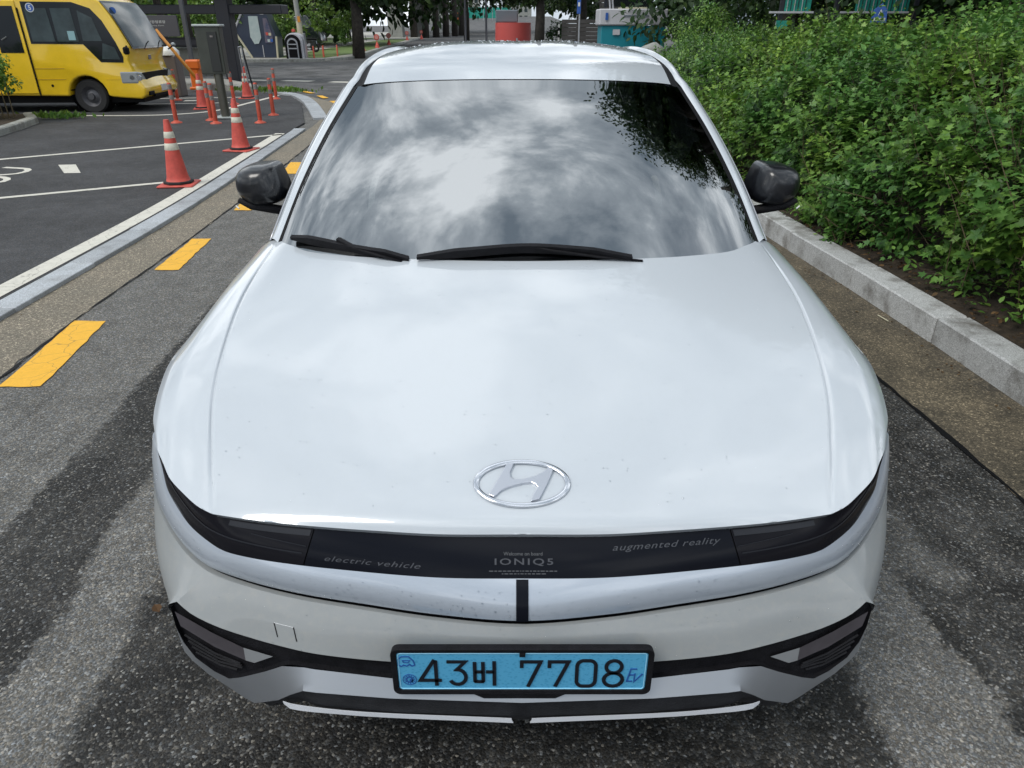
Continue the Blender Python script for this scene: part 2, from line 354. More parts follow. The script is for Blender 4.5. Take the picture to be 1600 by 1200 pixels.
M['tree_leaf'] = mat('tree_leaf_green', (.028, .062, .016), .5, island=(.07, .12, .025))
M['bright_leaf'] = mat('bright_foliage', (.11, .20, .03), .5, island=(.22, .33, .06))
M['litter'] = mat('dry_leaf_litter', (.12, .06, .025), .8, island=(.26, .15, .07))
M['stem'] = mat('green_brown_stem', (.09, .07, .035), .8)
M['bark'] = mat('dark_bark', (.035, .030, .025), .9, var=.4, vscale=6, bump=.8, bscale=14)
# ---------------------------------------------------------------- ground, road, kerbs
def sheet(name, pts, z, mat, parent=None):
    return tag(MB().poly([(x, y, z) for x, y in pts]).build(name, mat, parent, fix=False), kind='structure')
def strip(L, Rr, z):                         # quads between two polylines of equal length
    m = MB(); L = [(x, y, z) for x, y in L]; Rr = [(x, y, z) for x, y in Rr]
    m.v = L + Rr; n = len(L)
    m.f = [(i, i + n, i + n + 1, i + 1) for i in range(n - 1)]
    return m
def cr(pts, n):
    """smooth curve through points, resampled to n points by arc length"""
    P = np.array(pts, float)
    if len(P) == 2:
        t = np.linspace(0, 1, n)[:, None]; return P[0] * (1 - t) + P[1] * t
    d = np.sqrt(np.maximum(np.linalg.norm(np.diff(P, axis=0), axis=1), 1e-9)); t = np.r_[0, np.cumsum(d)]
    m = np.zeros_like(P)
    for i in range(len(P)):
        if i == 0:
            m[i] = (P[1] - P[0]) / d[0]
            if P.shape[1] == 3 and abs(P[0, 0]) < 1e-6 and P[1, 0] > .05: m[i] = np.array([P[1, 0] / d[0], 0, 0])
        elif i == len(P) - 1: m[i] = (P[-1] - P[-2]) / d[-1]
        else: m[i] = ((P[i] - P[i - 1]) / d[i - 1] * d[i] + (P[i + 1] - P[i]) / d[i] * d[i - 1]) / (d[i - 1] + d[i])
    out = []
    for i in range(len(P) - 1):
        s = np.linspace(0, 1, 24, endpoint=False)[:, None]; h = d[i]
        out.append((2 * s**3 - 3 * s**2 + 1) * P[i] + (s**3 - 2 * s**2 + s) * h * m[i] + (-2 * s**3 + 3 * s**2) * P[i + 1] + (s**3 - s**2) * h * m[i + 1])
    Q = np.vstack(out + [P[-1:]]); a = np.r_[0, np.cumsum(np.linalg.norm(np.diff(Q, axis=0), axis=1))]
    u = np.linspace(0, a[-1], n); return np.stack([np.interp(u, a, Q[:, k]) for k in range(P.shape[1])], 1)
def off(P, d):                               # offset a 2-D polyline to its right by d
    P = np.array(P); t = np.gradient(P, axis=0); t /= np.linalg.norm(t, axis=1)[:, None]
    return P + np.stack([t[:, 1], -t[:, 0]], 1) * d

sheet('ground', [(-1500, -60), (1500, -60), (1500, 2600), (-1500, 2600)], -.012, M['far_road'])
sheet('road', [(-3.4, -12), (4.6, -12), (4.6, 16), (-4.6, 16)], 0, M['road'])
KR = cr([(2.66, -6), (2.60, 0), (2.55, 2.03), (2.44, 3.69), (2.28, 5.35), (2.16, 7.5), (2.15, 10), (2.35, 13), (2.9, 17)], 60)
KL = cr([(-3.30, -6), (-3.32, 0), (-3.33, 3.18), (-3.36, 6.23), (-3.53, 8.91), (-3.79, 12.5)], 60)
def jag(P, a=.012, s=1): return np.array(P) + np.stack([rng.normal(0, a, len(P)), np.zeros(len(P))], 1)
GR = cr([(2.10, -6), (2.06, 0), (2.04, 1.3), (2.0, 2.0), (1.93, 3), (1.8, 5.35), (1.66, 7.5), (1.65, 10), (1.85, 13), (2.4, 17)], 200)
GLi = cr([(-2.78, -6), (-2.79, 0), (-2.81, 2.4), (-2.87, 3.3), (-2.89, 4.5), (-3.0, 6.83), (-3.14, 8.9), (-3.35, 12.5), (-3.35, 14.5), (-4.3, 17.4), (-5.9, 20.0)], 240)
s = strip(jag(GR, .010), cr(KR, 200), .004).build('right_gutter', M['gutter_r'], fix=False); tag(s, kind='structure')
KLx = cr(list(KL[::6]) + [(-3.95, 14.3), (-4.9, 17.7), (-6.4, 20.4)], 240)
s = strip(KLx, jag(GLi, .010), .004).build('left_gutter', M['gutter_l'], fix=False); tag(s, kind='structure')
# cracks where gutter meets asphalt
s = strip(jag(off(GR, -.016), .006), jag(off(GR, .002), .004), .006).build('gutter_joint', M['seal'], fix=False); tag(s, kind='structure')
s = strip(jag(off(GLi, -.002), .004), jag(off(GLi, .012), .006), .006).build('gutter_joint', M['seal'], fix=False); tag(s, kind='structure')
def inpoly(pts): return pts
# the raised lot on the left
lotR = off(KL, -.21)
lot = [(p[0], p[1]) for p in lotR] + [(-4.05, 13.4), (-4.5, 15.0), (-5.2, 17.4), (-5.9, 19.1), (-6.6, 19.8), (-9, 20.6), (-26, 21.5), (-40, 21.5), (-40, -6)]
sl_ = MB().prism(lot, -.02, .03, 'XY').build('parking_lot', M['lot'], fix=True); tag(sl_, kind='structure')
# kerbs, stone by stone
def kerb(path, width, z0, z1, length, mat, side, start=0, gap=.006, bev=.006, label=None):
    root = bpy.data.objects.new('kerb', None); C.objects.link(root); tag(root, kind='structure', label=label)
    P = np.array(path); a = np.r_[0, np.cumsum(np.linalg.norm(np.diff(P, axis=0), axis=1))]; s = start
    while s < a[-1] - .1:
        e2 = min(s + length, a[-1]); p = [np.array([np.interp(q, a, P[:, 0]), np.interp(q, a, P[:, 1])]) for q in (s, e2)]
        d = p[1] - p[0]; L = np.linalg.norm(d); ang = math.atan2(d[1], d[0]); nrm = np.array([d[1], -d[0]]) / L * side
        c = (p[0] + p[1]) / 2 + nrm * width / 2; jx, jz = rng.normal(0, .0015), rng.normal(0, .0015)
        MB().box((c[0] + jx, c[1], (z0 + z1) / 2 + jz), (L - gap, width, z1 - z0), rz=ang + rng.normal(0, .0015), bev=bev).build('kerb_stone', mat, root, fix=False)
        s += length
    return root
kerb(KR, .20, -.05, .165, .985, M['granite'], 1, start=-.02 + .0, bev=.009, label='pale granite kerb below the hedge')
kerb(KL, .20, -.05, .036, 1.0, M['granite_flat'], -1, start=.35, bev=.004, label='low flush granite kerb along the left lot')
KC = cr([(-6.7, 20.25), (-6.0, 19.4), (-5.35, 18.0), (-4.75, 16.3), (-4.25, 14.7), (-4.05, 14.1)], 40)
kerb(KC, .30, -.05, .045, .9, M['granite_flat'], -1, bev=.004, label='curved flush kerb at the corner of the lot')
KB = cr([(-9.5, 8.6), (-8.6, 10.2), (-8.72, 11.57), (-9.0, 12.8), (-9.25, 13.6), (-9.7, 14.1)], 40)
kerb(KB, .18, -.05, .15, 1.0, M['old_kerb'], -1, bev=.02, label='mossy kerb round the left planting bed')
s = MB().prism([tuple(p) for p in off(KB, -.18)] + [(-16, 14.3), (-16, 8.3)], 0, .13, 'XY').build('planting_bed', M['soil']); tag(s, kind='structure')
KI = cr([(-24, 23.2), (-11, 22.4), (-9, 21.6), (-7.4, 20.7)], 40)
kerb(KI, .2, -.05, .17, 1.2, M['old_kerb'], -1, bev=.02, label='kerb of the traffic island behind the lot')
s = MB().prism([tuple(p) for p in off(KI, -.2)] + [(-7.6, 21.6), (-9.5, 24.2), (-24, 26)], 0, .14, 'XY').build('traffic_island', M['plaza']); tag(s, kind='structure')
KF = cr([(-60, 40.5), (-20, 39.6), (-13, 39.4), (-10.6, 39.6), (-9.2, 42), (-9.5, 50), (-10.2, 60), (-12.2, 95), (-19, 200)], 80)
kerb(KF, .25, -.05, .14, 2.5, M['old_kerb'], -1, bev=.02, label='kerb along the far pavement')
s = MB().prism([tuple(p) for p in off(KF, -.25)] + [(-80, 200), (-80, 40.5)], 0, .12, 'XY').build('pavement', M['plaza']); tag(s, kind='structure')
s = MB().prism([(-13.5, 46), (-13, 41.6), (-10.3, 41.6), (-9.9, 50), (-10.8, 62), (-13.2, 100), (-16, 100)], .1, .14, 'XY').build('verge', M['verge']); tag(s, kind='structure')
s = MB().prism([(-90, 62), (-16.5, 62), (-19, 110), (-90, 110)], .1, .15, 'XY').build('lawn', M['verge']); tag(s, kind='structure')
# soil bank behind the right kerb
bank = MB().grid([[(p[0] + .20 + d + (.06 * math.sin(p[1] * 5 + d)), p[1], zz + .012 * math.sin(p[1] * 23 + d * 40)) for d, zz in ((-.03, .10), (.04, .145), (.2, .17), (.6, .24), (2.2, .38), (6, .45), (14, .5))] for p in KR])
tag(bank.build('soil_bank', M['soil'], smooth=True), kind='structure')

def line(name, a, b, w, z, mat, n=2):
    a, b = np.array(a), np.array(b); d = (b - a) / np.linalg.norm(b - a); q = np.array([d[1], -d[0]]) * w / 2
    return tag(MB().poly([(*(a - q), z), (*(a + q), z), (*(b + q), z), (*(b - q), z)]).build(name, mat, fix=False), kind='structure')
for q in ([(-2.74, 2.26), (-2.52, 2.26), (-2.65, 3.19), (-2.86, 3.19)], [(-2.82, 4.25), (-2.63, 4.25), (-2.72, 5.16), (-2.89, 5.16)], [(-2.90, 6.25), (-2.72, 6.25), (-2.83, 7.1), (-3.0, 7.1)],
          [(-2.99, 8.26), (-2.81, 8.26), (-2.95, 9.12), (-3.12, 9.12)], [(-3.1, 10.3), (-2.93, 10.3), (-3.05, 11.2), (-3.22, 11.2)]):
    m = MB(); n = 14; e = []                                      # slightly ragged edges
    for k in range(4):
        p0, p1 = np.array(q[k]), np.array(q[(k + 1) % 4]); nn = n if k % 2 else 4
        e += [tuple((p0 + (p1 - p0) * i / nn) + rng.normal(0, .0035, 2)) for i in range(nn)]
    tag(m.poly([(x, y, .005) for x, y in e]).build('yellow_dash', M['yellow_line'], fix=False), kind='structure')
cur = cr([(-3.5, 14.0), (-4.0, 16.6), (-5.0, 19.0), (-6.0, 20.9), (-7.3, 22.2)], 12)
for i in range(0, 11, 2): line('yellow_dash', cur[i], cur[i + 1], .16, .008, M['yellow_line'])
wl = off(KL, -.235); w2 = off(KL, -.40)
j = [i for i in range(len(KL)) if KL[i][1] < 12]
tag(strip(w2[j], wl[j], .034).build('white_line', M['white_line'], fix=False), kind='structure')
line('white_line', (-6.9, 5.92), (-4.06, 7.62), .10, .034, M['white_line'])
line('white_line', (-7.3, 9.1), (-3.98, 11.72), .11, .034, M['white_line']); line('white_line', (-7.3, 9.12), (-9.0, 8.3), .10, .0342, M['white_line'])
tag(MB().poly([(-6.14, 8.74), (-5.90, 8.76), (-5.52, 8.15), (-5.74, 8.13)][::1] and [(-6.14, 8.74, .034), (-5.72, 8.14, .034), (-5.52, 8.16, .034), (-5.92, 8.77, .034)]).build('white_line', M['white_line'], fix=False), kind='structure')
ark = cr([(-6.75, 8.55), (-6.35, 8.42), (-6.28, 8.15), (-6.5, 8.0), (-6.9, 7.95)], 12); tag(strip(off(ark, .04), off(ark, -.04), .034).build('white_line', M['white_line'], fix=False), kind='structure')
ark = cr([(-6.55, 7.95), (-6.25, 7.82), (-6.15, 7.6), (-6.35, 7.45), (-6.8, 7.4)], 12); tag(strip(off(ark, .04), off(ark, -.04), .034).build('white_line', M['white_line'], fix=False), kind='structure')
wc = cr([(-12, 14.5), (-9.58, 14.55), (-7.3, 14.7), (-6.6, 15.4), (-6.4, 17.2), (-6.3, 19.3)], 30)
tag(strip(off(wc, .06), off(wc, -.06), .034).build('white_line', M['white_line'], fix=False), kind='structure')
for a, b, w in (((-9.5, 16.8), (-6.9, 17.3), .12), ((-9.5, 18.3), (-7.0, 18.8), .12), ((-8.2, 17.8), (-7.6, 17.9), .3), ((-7.2, 16.1), (-6.9, 16.2), .3)): line('white_line', a, b, w, .034, M['white_line'])
for x0, y0 in ((-9.6, 26.0), (-8.0, 25.6), (-6.2, 25.0), (-4.4, 24.4), (-2.6, 24)): line('white_line', (x0, y0), (x0 + 1.1, y0 - .3), .5, -.006, M['white_line'])

# ---------------------------------------------------------------- leaves
LOBED = np.array([(0, 0, 0), (.16, .07, .01), (.50, .06, -.05), (.34, .30, -.01), (.60, .56, -.08), (.24, .55, .0), (0, 1.0, -.14), (-.24, .55, .0), (-.60, .56, -.08), (-.34, .30, -.01), (-.50, .06, -.05), (-.16, .07, .01), (0, .36, -.045)])
LOBED_T = np.array([(12, i, (i + 1) % 12) for i in range(12)])
OVAL = np.array([(0, 0, 0), (.27, .30, .05), (.24, .62, .03), (0, 1, -.12), (-.24, .62, .03), (-.27, .30, .05), (0, .5, -.03)])
OVAL_T = np.array([(6, i, (i + 1) % 6) for i in range(6)])
DIAM = np.array([(0, 0, 0), (.32, .45, .04), (0, 1, 0), (-.32, .45, .04)]); DIAM_T = np.array([(0, 1, 2), (0, 2, 3)])
def leaves(P, D, U, S, tmpl, tris):
    """P base points, D tip directions, U rough up-normals, S sizes"""
    D = D / np.linalg.norm(D, axis=1)[:, None]; X = np.cross(D, U); X /= np.maximum(np.linalg.norm(X, axis=1), 1e-6)[:, None]; Z = np.cross(X, D)
    t = tmpl; V = P[:, None, :] + S[:, None, None] * (t[None, :, 0, None] * X[:, None, :] + t[None, :, 1, None] * D[:, None, :] + t[None, :, 2, None] * Z[:, None, :])
    F = tris[None] + (np.arange(len(P)) * len(t))[:, None, None]
    return V.reshape(-1, 3), F.reshape(-1, 3)
def rvec(n): v = rng.normal(size=(n, 3)); return v / np.linalg.norm(v, axis=1)[:, None]
def join(parts):
    V, F, k = [], [], 0
    for v, f in parts: V.append(v); F.append(f + k); k += len(v)
    return np.vstack(V), np.vstack(F)
def smooth_noise(a, b, seed=0):
    return (np.sin(a * 1.9 + seed) * np.cos(b * 2.3 + seed * 2) + .6 * np.sin(a * 4.3 + b * 3.1 + seed * 3) + .35 * np.sin(a * 9.1 - b * 7.7 + seed)) / 1.95
def crown(name, centre, radii, n, size, mat, parent, lumps=22, tm='o', low=-.35, seed=0, hollow=.55):
    c = np.array(centre, float); r = np.array(radii, float); d = rvec(lumps); d[:, 2] = np.abs(d[:, 2]) * np.where(rng.random(lumps) < .7, 1, low)
    LC = c + d * r * rng.uniform(hollow, .85, (lumps, 1)); LR = r.mean() * rng.uniform(.20, .42, lumps)
    k = rng.integers(0, lumps, n); u = rvec(n); P = LC[k] + u * (LR[k] * rng.uniform(.45, 1.05, n) ** .6)[:, None] * np.array([1, 1, .8])
    D = u * .5 + rvec(n) * .7 + np.array([0, 0, -.25]); U = u + np.array([0, 0, .9]) + rvec(n) * .5
    S = size * rng.uniform(.6, 1.3, n); T = {'o': (OVAL, OVAL_T), 'd': (DIAM, DIAM_T), 'l': (LOBED, LOBED_T)}[tm]
    V, F = leaves(P, D, U, S, *T); return fast(name, V, F, mat, parent), LC
def tree(name, loc, height, r_trunk, crowns, size, label, group=None, mat='tree_leaf', n=4000, tm='d', lumps=22, cat='tree', lean=(0, 0)):
    t = thing(name, loc, label, cat, group); x, y, z = loc; top = (x + lean[0], y + lean[1], z + height)
    m = MB(); pts = [(x, y, z - .1), (x + lean[0] * .2 + r_trunk * .3, y, z + height * .25), (x + lean[0] * .55 - r_trunk * .3, y + lean[1] * .5, z + height * .6), top]
    m.tube(pts, [r_trunk * 1.25, r_trunk, r_trunk * .75, r_trunk * .3], 10); m.build('trunk', M['bark'], t, smooth=True)
    b = MB(); allc = []
    for i, (c, r) in enumerate(crowns):
        cc = (x + c[0], y + c[1], z + c[2]); o, LC = crown('crown', cc, r, n // len(crowns), size, M[mat], t, lumps, tm); allc += list(LC)
    for q in allc[::3][:14]:
        s0 = Vector(pts[1]).lerp(Vector(pts[3]), random.uniform(.2, .9)); q = Vector(q); mid = s0.lerp(q, .5) + Vector((0, 0, .15 * (q - s0).length * .3))
        b.tube([s0, mid, s0.lerp(q, .95)], [r_trunk * .35, r_trunk * .2, r_trunk * .06], 5)
    b.build('limb', M['bark'], t, smooth=True); t.children[-1] if False else None
    return t

# hedge: sprigs of leaves growing out of an uneven surface
hedge = thing('hedge', (3.2, 6, .2), 'long dense overgrown green hedge behind the granite kerb beside the white car', 'hedge')
kx = lambda y: np.interp(y, KR[:, 1], KR[:, 0])
PR = np.array([(.32, .08), (.24, .30), (.18, .62), (.32, .95), (.58, 1.14), (.92, 1.34), (1.5, 1.44), (2.3, 1.48), (3.4, 1.50)])   # offset from kerb face, height
pa = np.r_[0, np.cumsum(np.linalg.norm(np.diff(PR, axis=0), axis=1))]
def hsurf(y, s):
    s = np.clip(s, 0, pa[-1]); o = np.interp(s, pa, PR[:, 0]); z = np.interp(s, pa, PR[:, 1])
    e = .02; o2 = np.interp(s + e, pa, PR[:, 0]); z2 = np.interp(s + e, pa, PR[:, 1]); tx, tz = o2 - o, z2 - z + 1e-6; L = np.hypot(tx, tz); nx, nz = -tz / L, tx / L
    bump = smooth_noise(y * 1.1, s * 1.5, 1.3) * .26 + smooth_noise(y * 3.3, s * 3.1, 4.1) * .13
    far = np.clip((y - 7) / 6, 0, 1) * .35
    x = kx(y) + o + .05 + nx * bump - far * np.clip(1.0 - s / 2, 0, 1) * .5; zz = z * (1 - .10 * np.clip((y - 8) / 8, 0, 1)) + nz * bump + .12
    return np.stack([x, y, zz], -1), np.stack([nx, np.zeros_like(nx), nz], -1)
def sprigs(n, y0, y1, size, tmpl, tris, per=11, smax=None, length=.26, depth=.22):
    y = rng.uniform(y0, y1, n); s = rng.uniform(0.02, smax or pa[-1], n)
    kq = (smooth_noise(y * 2.1, s * 2.4, 2.2) + .35 * rng.normal(size=n)) > -.42; y, s = y[kq], s[kq]; n = len(y); P, Nn = hsurf(y, s)
    ax = Nn * .55 + np.array([0, 0, .62]) + rvec(n) * .55; ax /= np.linalg.norm(ax, axis=1)[:, None]
    base = P - Nn * rng.uniform(0, depth, (n, 1)) - ax * length * .5; Ls = length * rng.uniform(.6, 1.45, n)
    out = []; tips = base + ax * Ls[:, None]; fz = size * rng.uniform(.55, 1.35, n)
    bend = rvec(n) * .25 * Ls[:, None]
    for k in range(per):
        f = (k + .6) / per; pos = base + ax * (Ls * f)[:, None] + bend * (f * f); side = rvec(n); side -= ax * np.sum(side * ax, 1)[:, None]; side /= np.linalg.norm(side, axis=1)[:, None]
        D = side * (1.0 - .5 * f) + ax * (.25 + .5 * f) + np.array([0, 0, -.12]); U = np.array([0, 0, 1.0]) + Nn * .45 + rvec(n) * .35 + ax * .3
        S = fz * (1.15 - .62 * f) * rng.uniform(.8, 1.2, n); out.append(leaves(pos, D, U, S, tmpl, tris))
    return out, base, tips
pl = []
a, b1, t1 = sprigs(2300, 1.2, 5.4, .072, LOBED, LOBED_T, 9, 3.4); pl += a
a, b2, t2 = sprigs(1000, 1.2, 5.4, .056, OVAL, OVAL_T, 11); pl += a
a, _, _ = sprigs(2300, 5.0, 9.5, .074, LOBED, LOBED_T, 8); pl += a
fast('foliage', *join(pl), M['hedge_leaf'], hedge)
a, _, _ = sprigs(2900, 4.2, 16.8, .070, OVAL, OVAL_T, 9); b, _, _ = sprigs(1000, 9, 16.8, .075, DIAM, DIAM_T, 9)
fast('small_foliage', *join(a + b), M['hedge_leaf'], hedge)
a, b3, t3 = sprigs(800, 1.3, 9.5, .062, LOBED, LOBED_T, 7, length=.38, depth=.02); b, _, _ = sprigs(380, 3, 16, .055, OVAL, OVAL_T, 8, length=.32, depth=.0)
fast('young_shoots', *join(a + b), M['young_leaf'], hedge)
n = 16000; y = rng.uniform(1.0, 17, n); s = rng.uniform(0, pa[-1], n); P, Nn = hsurf(y, s); P = P - Nn * rng.uniform(.12, .5, (n, 1))
P[:, 2] = np.maximum(P[:, 2], .2)
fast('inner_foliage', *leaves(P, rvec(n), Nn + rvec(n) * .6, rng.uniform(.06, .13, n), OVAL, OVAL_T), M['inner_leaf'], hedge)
m = MB()
for B, T in ((b1, t1), (b2, t2), (b3, t3)):
    for i in range(0, len(B), 2): m.tube([B[i] - (T[i] - B[i]) * .8, B[i], T[i]], [.004, .003, .0012], 3, cap=False)
o = m.build('stems', M['stem'], hedge, fix=False); tag(o, kind='stuff')
for i in range(26):                                              # thicker woody stems at the foot
    yy = rng.uniform(1.5, 9); xx = kx(yy) + rng.uniform(.75, 1.1); q = rvec(1)[0] * .3
    MB().tube([(xx, yy, .12), (xx + q[0] * .5 - .1, yy + q[1] * .5, .5), (xx + q[0] - .15, yy + q[1], 1.0)], [.014, .011, .006], 6).build('stem', M['stem'], hedge, fix=False)
# the largest leaves one sees, each on its own
lm = bpy.data.meshes.new('leaf'); lm.from_pydata(LOBED.tolist(), [], LOBED_T.tolist()); lm.materials.append(M['hedge_leaf'])
lm2 = bpy.data.meshes.new('leaf'); lm2.from_pydata(LOBED.tolist(), [], LOBED_T.tolist()); lm2.materials.append(M['young_leaf'])
for i in range(280):
    yy = rng.uniform(1.6, 5.6); P, Nn = hsurf(np.array([yy]), np.array([rng.uniform(.2, 3.0)])); P, Nn = P[0], Nn[0]
    D = Vector(rvec(1)[0] * .7 + Nn * .4 + np.array([0, 0, -.15])).normalized(); U = Vector(Nn * .9 + np.array([0, 0, .8]) + rvec(1)[0] * .3)
    X = D.cross(U).normalized(); Z = X.cross(D); sc = rng.uniform(.065, .105)
    o = bpy.data.objects.new('leaf', lm2 if i % 5 == 0 else lm); C.objects.link(o); o.parent = hedge
    Mx = Matrix(((X.x, D.x, Z.x), (X.y, D.y, Z.y), (X.z, D.z, Z.z))).to_4x4(); Mx = Matrix.Translation(Vector(P + Nn * .05) - Vector(hedge.location)) @ Mx @ Matrix.Scale(sc, 4); o.matrix_basis = Mx
# plants sprouting low at the kerb and leaf litter on the soil
n = 900; y = rng.uniform(1.2, 9, n); P = np.stack([kx(y) + rng.uniform(.18, .75, n), y, np.full(n, .18)], 1)
fast('leaf_litter', *leaves(P, rvec(n) * np.array([1, 1, .2]), np.array([0, 0, 1.0]) + rvec(n) * .4, rng.uniform(.02, .05, n), OVAL, OVAL_T), M['litter'])
n = 900; y = rng.choice([1.5, 1.9, 2.4, 3.0, 3.6, 4.4, 5.1, 5.8, 6.4, 7.2], n) + rng.normal(0, .22, n); P = np.stack([kx(y) + rng.uniform(.22, .6, n) - np.clip((y - 4) * .05, 0, .15), y, rng.uniform(.17, .32, n)], 1)
fast('weeds', *leaves(P, rvec(n) * np.array([1, 1, .3]) + np.array([-.2, 0, .5]), np.array([0, 0, 1.0]) + rvec(n) * .4, rng.uniform(.03, .07, n), OVAL, OVAL_T), M['hedge_leaf'])
# ---------------------------------------------------------------- the white car
car = thing('parked_car', (0, 0, 0), 'white electric hatchback parked facing the viewer with blue number plate', 'car')
def PA(L): return np.array(L, float)
HE1 = PA([(0, .086, .780), (.178, .087, .780), (.298, .095, .782), (.395, .104, .783), (.524, .119, .785), (.602, .132, .787), (.655, .141, .790)])
HE2 = PA([(.655, .141, .790), (.692, .162, .793), (.740, .202, .800), (.784, .243, .810), (.818, .291, .820), (.846, .330, .827), (.864, .362, .831), (.884, .402, .836)])
BB = PA([(0, .044, .70), (.176, .047, .70), (.395, .073, .70), (.500, .090, .70), (.581, .108, .70), (.639, .126, .702), (.676, .148, .705), (.738, .195, .715), (.786, .245, .73), (.815, .275, .76), (.830, .303, .795), (.842, .322, .823)])
GLc = PA([(0, 0, .610), (.177, .017, .611), (.329, .043, .614), (.478, .072, .617), (.596, .106, .620), (.695, .146, .625), (.757, .191, .632), (.808, .239, .645), (.847, .281, .668), (.871, .313, .692), (.886, .346, .725), (.888, .365, .760), (.886, .398, .810)])
MBc = PA([(0, -.018, .520), (.276, -.008, .520), (.439, .012, .521), (.515, .030, .523), (.594, .053, .526), (.672, .076, .535), (.733, .097, .552), (.764, .111, .572)])
BLc = PA([(0, -.017, .475), (.279, -.011, .475), (.446, .014, .475), (.509, .023, .475), (.564, .032, .445), (.622, .038, .420), (.653, .043, .410), (.689, .055, .420), (.734, .075, .440), (.766, .099, .462), (.778, .106, .500), (.783, .114, .550)])
CHc = PA([(0, -.028, .425), (.115, -.026, .425), (.374, -.005, .425), (.479, .005, .425), (.533, .019, .385), (.602, .030, .345), (.665, .050, .375), (.737, .078, .410), (.776, .108, .430), (.83, .20, .40), (.885, .36, .36)])
L0 = PA([(0, .086, .780), (0, .094, .795), (0, .128, .812), (0, .235, .851), (0, .5, .936), (0, .75, 1.020), (0, .985, 1.085)])
CRc = PA([(.655, .141, .790), (.668, .186, .808), (.690, .25, .838), (.705, .300, .861), (.737, .410, .902), (.751, .480, .930), (.766, .590, .965), (.793, .811, 1.010), (.798, .976, 1.040), (.785, 1.21, 1.086)])
LO = PA([(.884, .402, .836), (.902, .440, .846), (.917, .486, .856), (.935, .570, .877), (.944, .655, .899), (.939, .76, .918), (.930, .90, .935), (.920, 1.03, .950), (.912, 1.26, .970)])
CW1 = PA([(0, .985, 1.085), (.349, 1.004, 1.085), (.528, 1.033, 1.085), (.661, 1.092, 1.085), (.748, 1.157, 1.087), (.785, 1.21, 1.086)])
CW2 = PA([(.785, 1.21, 1.086), (.830, 1.235, 1.068), (.880, 1.25, 1.028), (.912, 1.26, .970)])
def samp(P, us, straight=False):
    """evaluate curve at arc fractions us"""
    Q = cr(P, 400); return np.stack([np.interp(us, np.linspace(0, 1, 400), Q[:, k]) for k in range(3)], 1)
def coons(B, T, L, Rr, us, vs, sym=False):
    b, t, l, r = samp(B, us), samp(T, us), samp(L, vs), samp(Rr, vs); U = us[None, :, None] ** (2 if sym else 1); V = vs[:, None, None]
    S = (1 - V) * b[None] + V * t[None] + (1 - U) * l[:, None] + U * r[:, None]
    return S - ((1 - U) * (1 - V) * b[0] + U * (1 - V) * b[-1] + (1 - U) * V * t[0] + U * V * t[-1])
def ruled(A, B, us, vs, bulge=0, direction=(0, -1, 0)):
    a, b = samp(A, us), samp(B, us); V = vs[:, None, None]; S = (1 - V) * a[None] + V * b[None]
    return S + (4 * V * (1 - V) * bulge) * np.array(direction)
mir = lambda G_: np.asarray(G_) * np.array([-1, 1, 1])
def both(m, G_, flip=False): m.grid(G_); m.grid(mir(G_)); return m
lin = lambda n: np.linspace(0, 1, n)
# hood with its two long creases
ua = np.r_[np.linspace(0, .97, 34), .976, .982, .987, .991, .995, 1]; ub = np.r_[0, .012, .024, .036, .05, .07, np.linspace(.1, 1, 22)]
va = np.r_[0, .004, .008, .014, .022, .035, .05, np.linspace(.07, 1, 46)]
GA = coons(HE1, CW1, L0, CRc, ua, va, True); GB = coons(HE2, CW2, CRc, LO, ub, va)
fade = np.clip(va / .12, 0, 1)[:, None] * np.clip((1 - va) / .25, 0, 1)[:, None]
GA[:, :, 2] += .010 * (1 - (ua[None, :]) ** 2) * np.sin(np.pi * np.clip(va, 0, 1))[:, None]               # slight crown
prof = lambda d: -.006 * np.exp(-(d / .0048) ** 2)
GA[:, :, 2] += prof((1 - ua) * .70)[None, :] * fade; GB[:, :, 2] += (prof(ub * .30) + .007 * np.sin(np.pi * ub) ** 1.0)[None, :] * fade
m = MB(); both(m, GA); both(m, GB)
he = np.vstack([samp(HE1, lin(30)), samp(HE2, lin(30))[1:]])
inw = np.stack([-he[:, 0] * .012, np.full(len(he), .010), np.full(len(he), -.016)], 1)
both(m, np.stack([he, he + inw * .25, he + inw]))
m.build('hood', M['white'], car, smooth=True, merge=.0004, sharp=50)
# smoked light band under the hood edge
HEin = he + inw * .8; HEin = HEin[HEin[:, 0] < .846]
bbd = cr(BB, 200); us_ = lin(120)
top_ = cr(HEin[::3], 400); bot_ = bbd
def bandpt(u, v, o=0):
    u = np.atleast_1d(u); a = np.stack([np.interp(u, lin(400), top_[:, k]) for k in range(3)], 1); b = np.stack([np.interp(u, lin(200), bot_[:, k]) for k in range(3)], 1)
    p = a * (1 - v) + b * v; p[:, 1] -= .006 * 4 * v * (1 - v); nrm = np.stack([p[:, 0] * .55, np.full(len(u), -.9), np.full(len(u), .3)], 1); nrm /= np.linalg.norm(nrm, axis=1)[:, None]
    return p + nrm * o
uX = lambda x, v: np.interp(x, bandpt(lin(300), v)[:, 0], lin(300))
us0 = float(uX(.448, .5)); rows = lin(7)
seg = lambda a, b, n, v0=0, v1=1, o=0, r=7: np.stack([bandpt(np.linspace(a, b, n), v, o) for v in np.linspace(v0, v1, r)])
m = MB(); both(m, seg(0, us0 - .003, 40)); m.build('front_panel', M['gloss_black'], car, smooth=True, merge=.0004)
